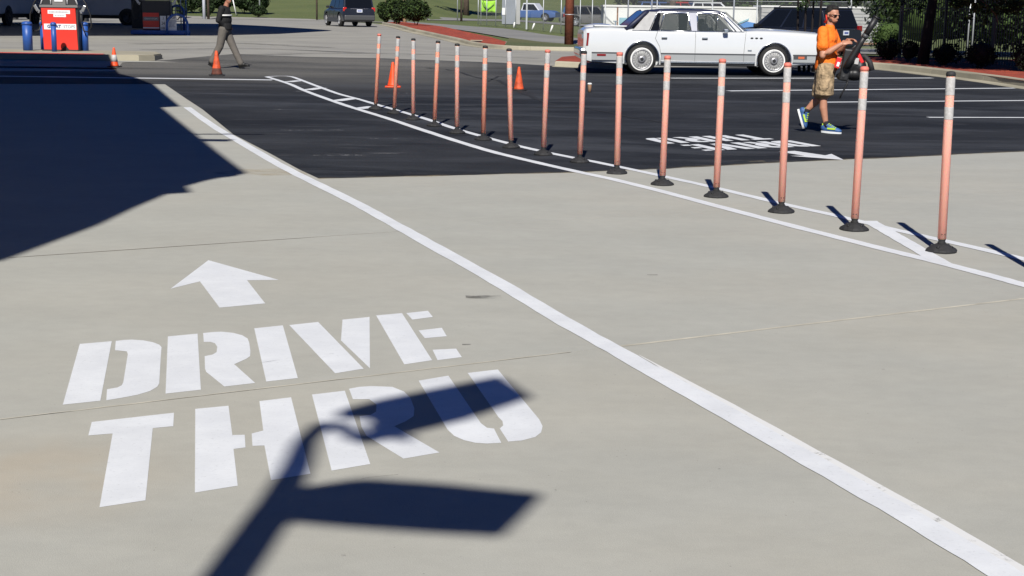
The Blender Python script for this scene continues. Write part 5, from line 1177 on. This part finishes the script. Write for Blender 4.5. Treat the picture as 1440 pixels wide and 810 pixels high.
def shoe(parent, ankle, d, up_, mats, L=.29):
    d = d.normalized(); up_ = (up_-d*up_.dot(d)).normalized(); sd = up_.cross(d); rot = Matrix((d, sd, up_)).transposed().to_quaternion()
    def build(bm):
        ell(bm, ankle-up_*.045+d*.085, (L*.46, .046, .040), rot); ell(bm, ankle-up_*.03-d*.015, (.062, .042, .050), rot); ell(bm, ankle-up_*.055+d*.17, (.06, .046, .028), rot); ell(bm, ankle+up_*.005+d*.005, (.05, .042, .045), rot)
        ell(bm, ankle-up_*.015+d*.06, (.07, .036, .04), rot)
    s_ = blob('shoe', mats[0], parent, build, .009, 3)
    b = BM(); pts = []
    for k in range(20):
        a = k*2*math.pi/20; rx = L*.50; y = .047*(1+.12*math.cos(a)); pts.append(ankle+d*(.080+rx*math.cos(a))+sd*(y*math.sin(a))-up_*.098)
    prism(b, pts, up_*.028); obj('sole', b, mats[1], s_)
    b = BM()
    for k in range(5): q = ankle+d*(.04+.024*k)+up_*(.026-.0115*k); tube(b, [q-sd*.034, q+up_*.010, q+sd*.034], .0065, 6)
    box(b, ankle+d*.085-sd*.045-up_*.03, (.11, .012, .022), rot.to_euler()); box(b, ankle-d*.045-up_*.0, (.016, .04, .06), rot.to_euler()); obj('laces', b, mats[2], s_)['kind'] = 'stuff'
    return s_
def worker():
    root = empty('person', label='man in bright orange T-shirt and khaki shorts walking while holding a backpack leaf blower', cat='person')
    sx = lambda zx: (zx-255)/404; sz = lambda zy: (772-zy)/404
    hipR, hipL = V(-.01, -.09, .93), V(-.03, .09, .93)
    # near (right) leg forward and straight, far (left)?  in the photo the trailing foot is at left, pushing off
    kF, aF = V(-.02, -.10, .50), V(.035, -.10, .10)
    kB, aB = V(-.07, .08, .47), V(-.27, .09, .275)
    hc = V(.035, -.01, 1.625); yaw = R(-38)
    shR, shL = V(-.075, -.185, 1.40), V(.03, .17, 1.40)
    elR, wrR = V(-.06, -.25, 1.07), V(.185, -.25, 1.235)
    elL, wrL = V(.13, .22, 1.10), V(.26, .05, 1.28)
    def body(bm):
        head(bm, hc, yaw, R(6))
        limb(bm, [V(.0, 0, 1.42), V(.02, -.005, 1.53)], [.062, .055])
        limb(bm, [V(-.02, 0, .95), V(-.015, 0, 1.15), V(-.02, 0, 1.34)], [.12, .11, .11])
        limb(bm, [shR, elR, elR.lerp(wrR, .35), wrR], [.052, .044, .046, .030]); limb(bm, [shL, elL, elL.lerp(wrL, .35), wrL], [.052, .044, .046, .030])
        limb(bm, [hipR, kF], [.085, .055]); limb(bm, [kF, (kF*.62+aF*.38)+V(-.018, 0, 0), aF], [.050, .056, .034])
        limb(bm, [hipL, kB], [.085, .055]); limb(bm, [kB, (kB*.62+aB*.38)+V(-.005, 0, .012), aB], [.050, .056, .034])
        ell(bm, kF+V(.02, 0, 0), (.045, .045, .05)); ell(bm, kB+V(.02, 0, 0), (.045, .045, .05))
        hand(bm, wrR, V(.9, .25, .25), V(-.1, -.6, .6), -1, 1.05, .55); hand(bm, wrL, V(.7, -.5, .1), V(.1, .3, .9), 1, 1.05, .5)
    bd = blob('body', 'skin', root, body, .0085, 3)
    def shirt(bm):
        ell(bm, V(-.02, 0, 1.30), (.150, .215, .17)); ell(bm, V(-.015, 0, 1.18), (.150, .205, .20)); ell(bm, V(-.01, 0, 1.02), (.158, .200, .16)); ell(bm, V(-.015, 0, 1.40), (.10, .18, .075))
        for a_, c_ in ((shR, elR), (shL, elL)):
            limb(bm, [a_, a_.lerp(c_, .40), a_.lerp(c_, .60)], [.076, .082, .090])
        lathe(bm, [(.150, .86), (.160, .89), (.155, 1.0)], 20, (-.012, 0, 0), squash=1.28)
        limb(bm, [V(.0, 0, 1.40), V(.01, 0, 1.47)], [.08, .066])
    blob('shirt', 'orange_shirt', root, shirt, .012, 4)
    def shorts(bm):
        ell(bm, V(-.02, 0, .86), (.150, .19, .12))
        for h_, k_, w_ in ((hipR, kF, .112), (hipL, kB, .108)):
            q = h_.lerp(k_, .93); limb(bm, [h_+V(0, 0, -.02), h_.lerp(k_, .5), q+V(.0, 0, .06)], [.130, .130, .122])
            lathe(bm, [(.126, q.z-.01), (.134, q.z+.015), (.128, q.z+.14)], 16, (q.x+.004, q.y, 0))
        for y_ in (-.205, .2): ell(bm, V(-.02, y_*1.1, .66), (.07, .025, .075))
    blob('shorts', 'khaki', root, shorts, .012, 3)
    shoe(root, aF, V(1, -.18, -.05), V(0, 0, 1), ('shoe_blue', 'shoe_sole', 'shoe_lime')); shoe(root, aB, V(.32, -.05, -.95), V(.95, 0, .30), ('shoe_blue', 'shoe_sole', 'shoe_lime'))
    for a_, k_ in ((aF, kF), (aB, kB)):
        d = (k_-a_).normalized(); b = BM(); tube(b, [a_-d*.02, a_+d*.065], [.042, .040], 12); obj('sock', b, 'sock', root)
    q = Euler((0, R(6), yaw)); qm = q.to_matrix()
    def hair(bm):
        ell(bm, hc+qm @ V(-.024, 0, .053), (.093, .081, .083), q); ell(bm, hc+qm @ V(-.050, 0, .0), (.068, .079, .075), q); ell(bm, hc+qm @ V(.030, 0, .096), (.055, .062, .035), q)
    blob('hair', 'hair', bd, hair, .009, 2)
    b = BM()
    for s_ in (-1, 1): ell(b, hc+qm @ V(.086, s_*.034, -.004), (.014, .032, .018), q, 12, 8); tube(b, [hc+qm @ V(.080, s_*.062, .002), hc+qm @ V(.02, s_*.080, .004), hc+qm @ V(-.02, s_*.083, -.004)], .005, 5)
    tube(b, [hc+qm @ V(.094, -.02, .0), hc+qm @ V(.094, .02, .0)], .005, 5); obj('sunglasses', b, 'lens', bd, True)
    def beard(bm): ell(bm, hc+qm @ V(.047, 0, -.090), (.038, .043, .026), q); ell(bm, hc+qm @ V(.086, 0, -.055), (.010, .026, .006), q); ell(bm, hc+qm @ V(.02, .052, -.07), (.035, .012, .03), q); ell(bm, hc+qm @ V(.02, -.052, -.07), (.035, .012, .03), q)
    blob('beard', 'beard', bd, beard, .007, 1)
    b = BM(); tube(b, [hc+V(-.06, .05, -.12), hc+V(-.10, -.02, -.09), hc+V(-.07, -.07, -.07), hc+V(-.085, -.06, .0)], [.008, .018, .015, .008], 8); obj('neck_cloth', b, 'bandana', root, True)
    eyes(bd, hc, yaw, R(6))
    ft = W(1158, 186.5); root.location = (ft.x, ft.y, .004); root.rotation_euler = (0, 0, R(-14)); s = 1.0; root.scale = (s, s, s)
    # ---- leaf blower, carried in front
    r2 = empty('leaf_blower', (ft.x, ft.y, .004-.05), R(-10), label='black backpack leaf blower with upright tube and red trim carried by the man in orange', cat='leaf blower'); r2.scale = (s, s, s)
    def pack(bm):
        box(bm, V(.25, -.08, 1.00), (.12, .30, .44), Euler((0, .12, 0))); ell(bm, V(.36, -.09, 1.02), (.15, .15, .17)); ell(bm, V(.37, -.08, .88), (.15, .15, .10)); box(bm, V(.33, -.08, 1.17), (.20, .22, .12))
        ell(bm, V(.44, -.12, .97), (.09, .12, .12)); ell(bm, V(.22, -.1, .84), (.10, .14, .06))
    hs = blob('engine_housing', 'black_plastic', r2, pack, .013, 3)
    b = BM(); tube(b, [V(.25, -.26, .96), V(.31, -.28, 1.09), V(.42, -.29, 1.30), V(.475, -.295, 1.40)], [.05, .045, .040, .038], 14); obj('lower_tube', b, 'black_plastic', r2, True)
    b = BM(); tube(b, [V(.47, -.295, 1.39), V(.61, -.30, 1.65)], [.043, .043], 14); tube(b, [V(.605, -.30, 1.64), V(.617, -.30, 1.66)], [.049, .047], 14); obj('upper_tube', b, 'black_plastic', r2, True)
    b = BM(); tube(b, [V(.462, -.294, 1.375), V(.488, -.296, 1.42)], [.046, .046], 14); obj('tube_clamp', b, 'grey_plastic', r2, True)
    b = BM(); tube(b, [V(.42, -.10, 1.12), V(.50, -.12, 1.12), V(.57, -.14, 1.04), V(.60, -.15, .93)], [.03, .034, .038, .042], 12); obj('elbow_hose', b, 'rubber', r2, True)
    b = BM(); box(b, V(.135, -.26, 1.03), (.07, .02, .15), Euler((0, .25, 0)), bev=.006); obj('red_cover', b, 'red_panel', hs); b = BM(); box(b, V(.43, -.19, 1.10), (.05, .06, .16), Euler((0, -.5, 0)), bev=.01); o = obj('red_cover', b, 'red_panel', hs)
    b = BM(); box(b, V(.138, -.272, 1.01), (.035, .006, .06), Euler((0, .25, 0))); obj('label_sticker', b, 'sign_white', o)
    b = BM(); box(b, V(.385, -.245, 1.055), (.055, .012, .085), Euler((0, .1, 0)), bev=.004); obj('label_sticker', b, 'reflective', hs)
    b = BM(); tube(b, [V(.30, -.16, 1.20), V(.36, -.18, 1.26), V(.42, -.16, 1.21)], .013, 8); ell(b, V(.30, -.17, 1.19), (.05, .05, .03)); obj('carry_handle', b, 'grey_plastic', hs, True)
    for q in ([V(.30, -.16, .85), V(.27, -.18, .72), V(.21, -.18, .60), V(.19, -.17, .54)], [V(.17, -.12, .88), V(.22, -.14, .80), V(.31, -.15, .80), V(.36, -.12, .86)]):
        b = BM(); tube(b, q, [.016, .012, .012, .009], 6); obj('strap', b, 'black_plastic', r2)
worker()
def bystander():
    root = empty('person', label='man in black shirt and grey trousers walking right near the pumps, looking down', cat='person')
    hipN, hipF = V(-.02, -.09, .95), V(-.02, .09, .95)
    kB, aB = V(-.12, -.09, .53), V(-.33, -.09, .15); kF, aF = V(.16, .09, .53), V(.34, .09, .11)
    hc = V(.09, -.01, 1.68); yaw = R(-30)
    shN, shF = V(-.02, -.20, 1.44), V(.0, .19, 1.44); elN, wrN = V(-.10, -.24, 1.16), V(.0, -.13, 1.03); elF, wrF = V(-.02, .24, 1.15), V(.04, .13, 1.03)
    def body(bm):
        head(bm, hc, yaw, R(22)); limb(bm, [V(.02, 0, 1.46), V(.06, 0, 1.58)], [.068, .058]); limb(bm, [V(-.01, 0, 1.0), V(0, 0, 1.2), V(0, 0, 1.4)], [.12, .12, .11])
        limb(bm, [shN, elN, wrN], [.05, .04, .028]); limb(bm, [shF, elF, wrF], [.05, .04, .028])
        limb(bm, [hipN, kB, aB], [.08, .055, .038]); limb(bm, [hipF, kF, aF], [.08, .055, .038])
        hand(bm, wrN, V(.7, .2, -.6), V(-.1, -.9, .1), -1, 1.05); hand(bm, wrF, V(.7, -.2, -.6), V(.1, .9, .1), 1, 1.05)
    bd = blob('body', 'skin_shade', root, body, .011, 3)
    def shirt(bm):
        ell(bm, V(-.01, 0, 1.34), (.155, .21, .17)); ell(bm, V(0, 0, 1.18), (.165, .20, .20)); ell(bm, V(0, 0, 1.04), (.165, .19, .13)); ell(bm, V(0, 0, 1.45), (.10, .18, .07))
        for a_, c_, w_ in ((shN, elN, wrN), (shF, elF, wrF)): limb(bm, [a_, c_, c_.lerp(w_, .75)], [.078, .068, .055])
        lathe(bm, [(.16, .93), (.165, .96), (.16, 1.05)], 20, (0, 0, 0), squash=1.15)
    blob('shirt', 'black_shirt', root, shirt, .014, 4)
    def tr(bm):
        ell(bm, V(-.01, 0, .92), (.14, .175, .11))
        limb(bm, [hipN, kB, aB+V(.01, 0, .03)], [.118, .092, .078]); limb(bm, [hipF, kF, aF+V(0, 0, .03)], [.118, .088, .076])
    blob('trousers', 'grey_trousers', root, tr, .014, 3)
    b = BM(); lathe(b, [(.172, 1.265), (.176, 1.28), (.172, 1.30)], 20, (0, -.02, 0), squash=1.28); obj('chest_stripe', b, 'white_fabric', root, True)
    q = Euler((0, R(22), yaw)); qm = q.to_matrix()
    def hair(bm): ell(bm, hc+qm @ V(-.022, 0, .045), (.092, .080, .080), q); ell(bm, hc+qm @ V(-.04, 0, .0), (.070, .079, .07), q)
    blob('hair', 'hair', bd, hair, .01, 2); eyes(bd, hc, yaw, R(22))
    shoe(root, aF, V(1, -.1, .18), V(-.1, 0, 1), ('black_leather', 'black_leather', 'black_leather')); shoe(root, aB, V(.85, 0, -.45), V(.4, 0, .9), ('black_leather', 'black_leather', 'black_leather'))
    ft = W(318, 96.5); root.location = (ft.x, ft.y, .004+g(ft.x, ft.y)); root.rotation_euler = (0, 0, R(-5)); root.scale = (1.06,)*3
bystander()
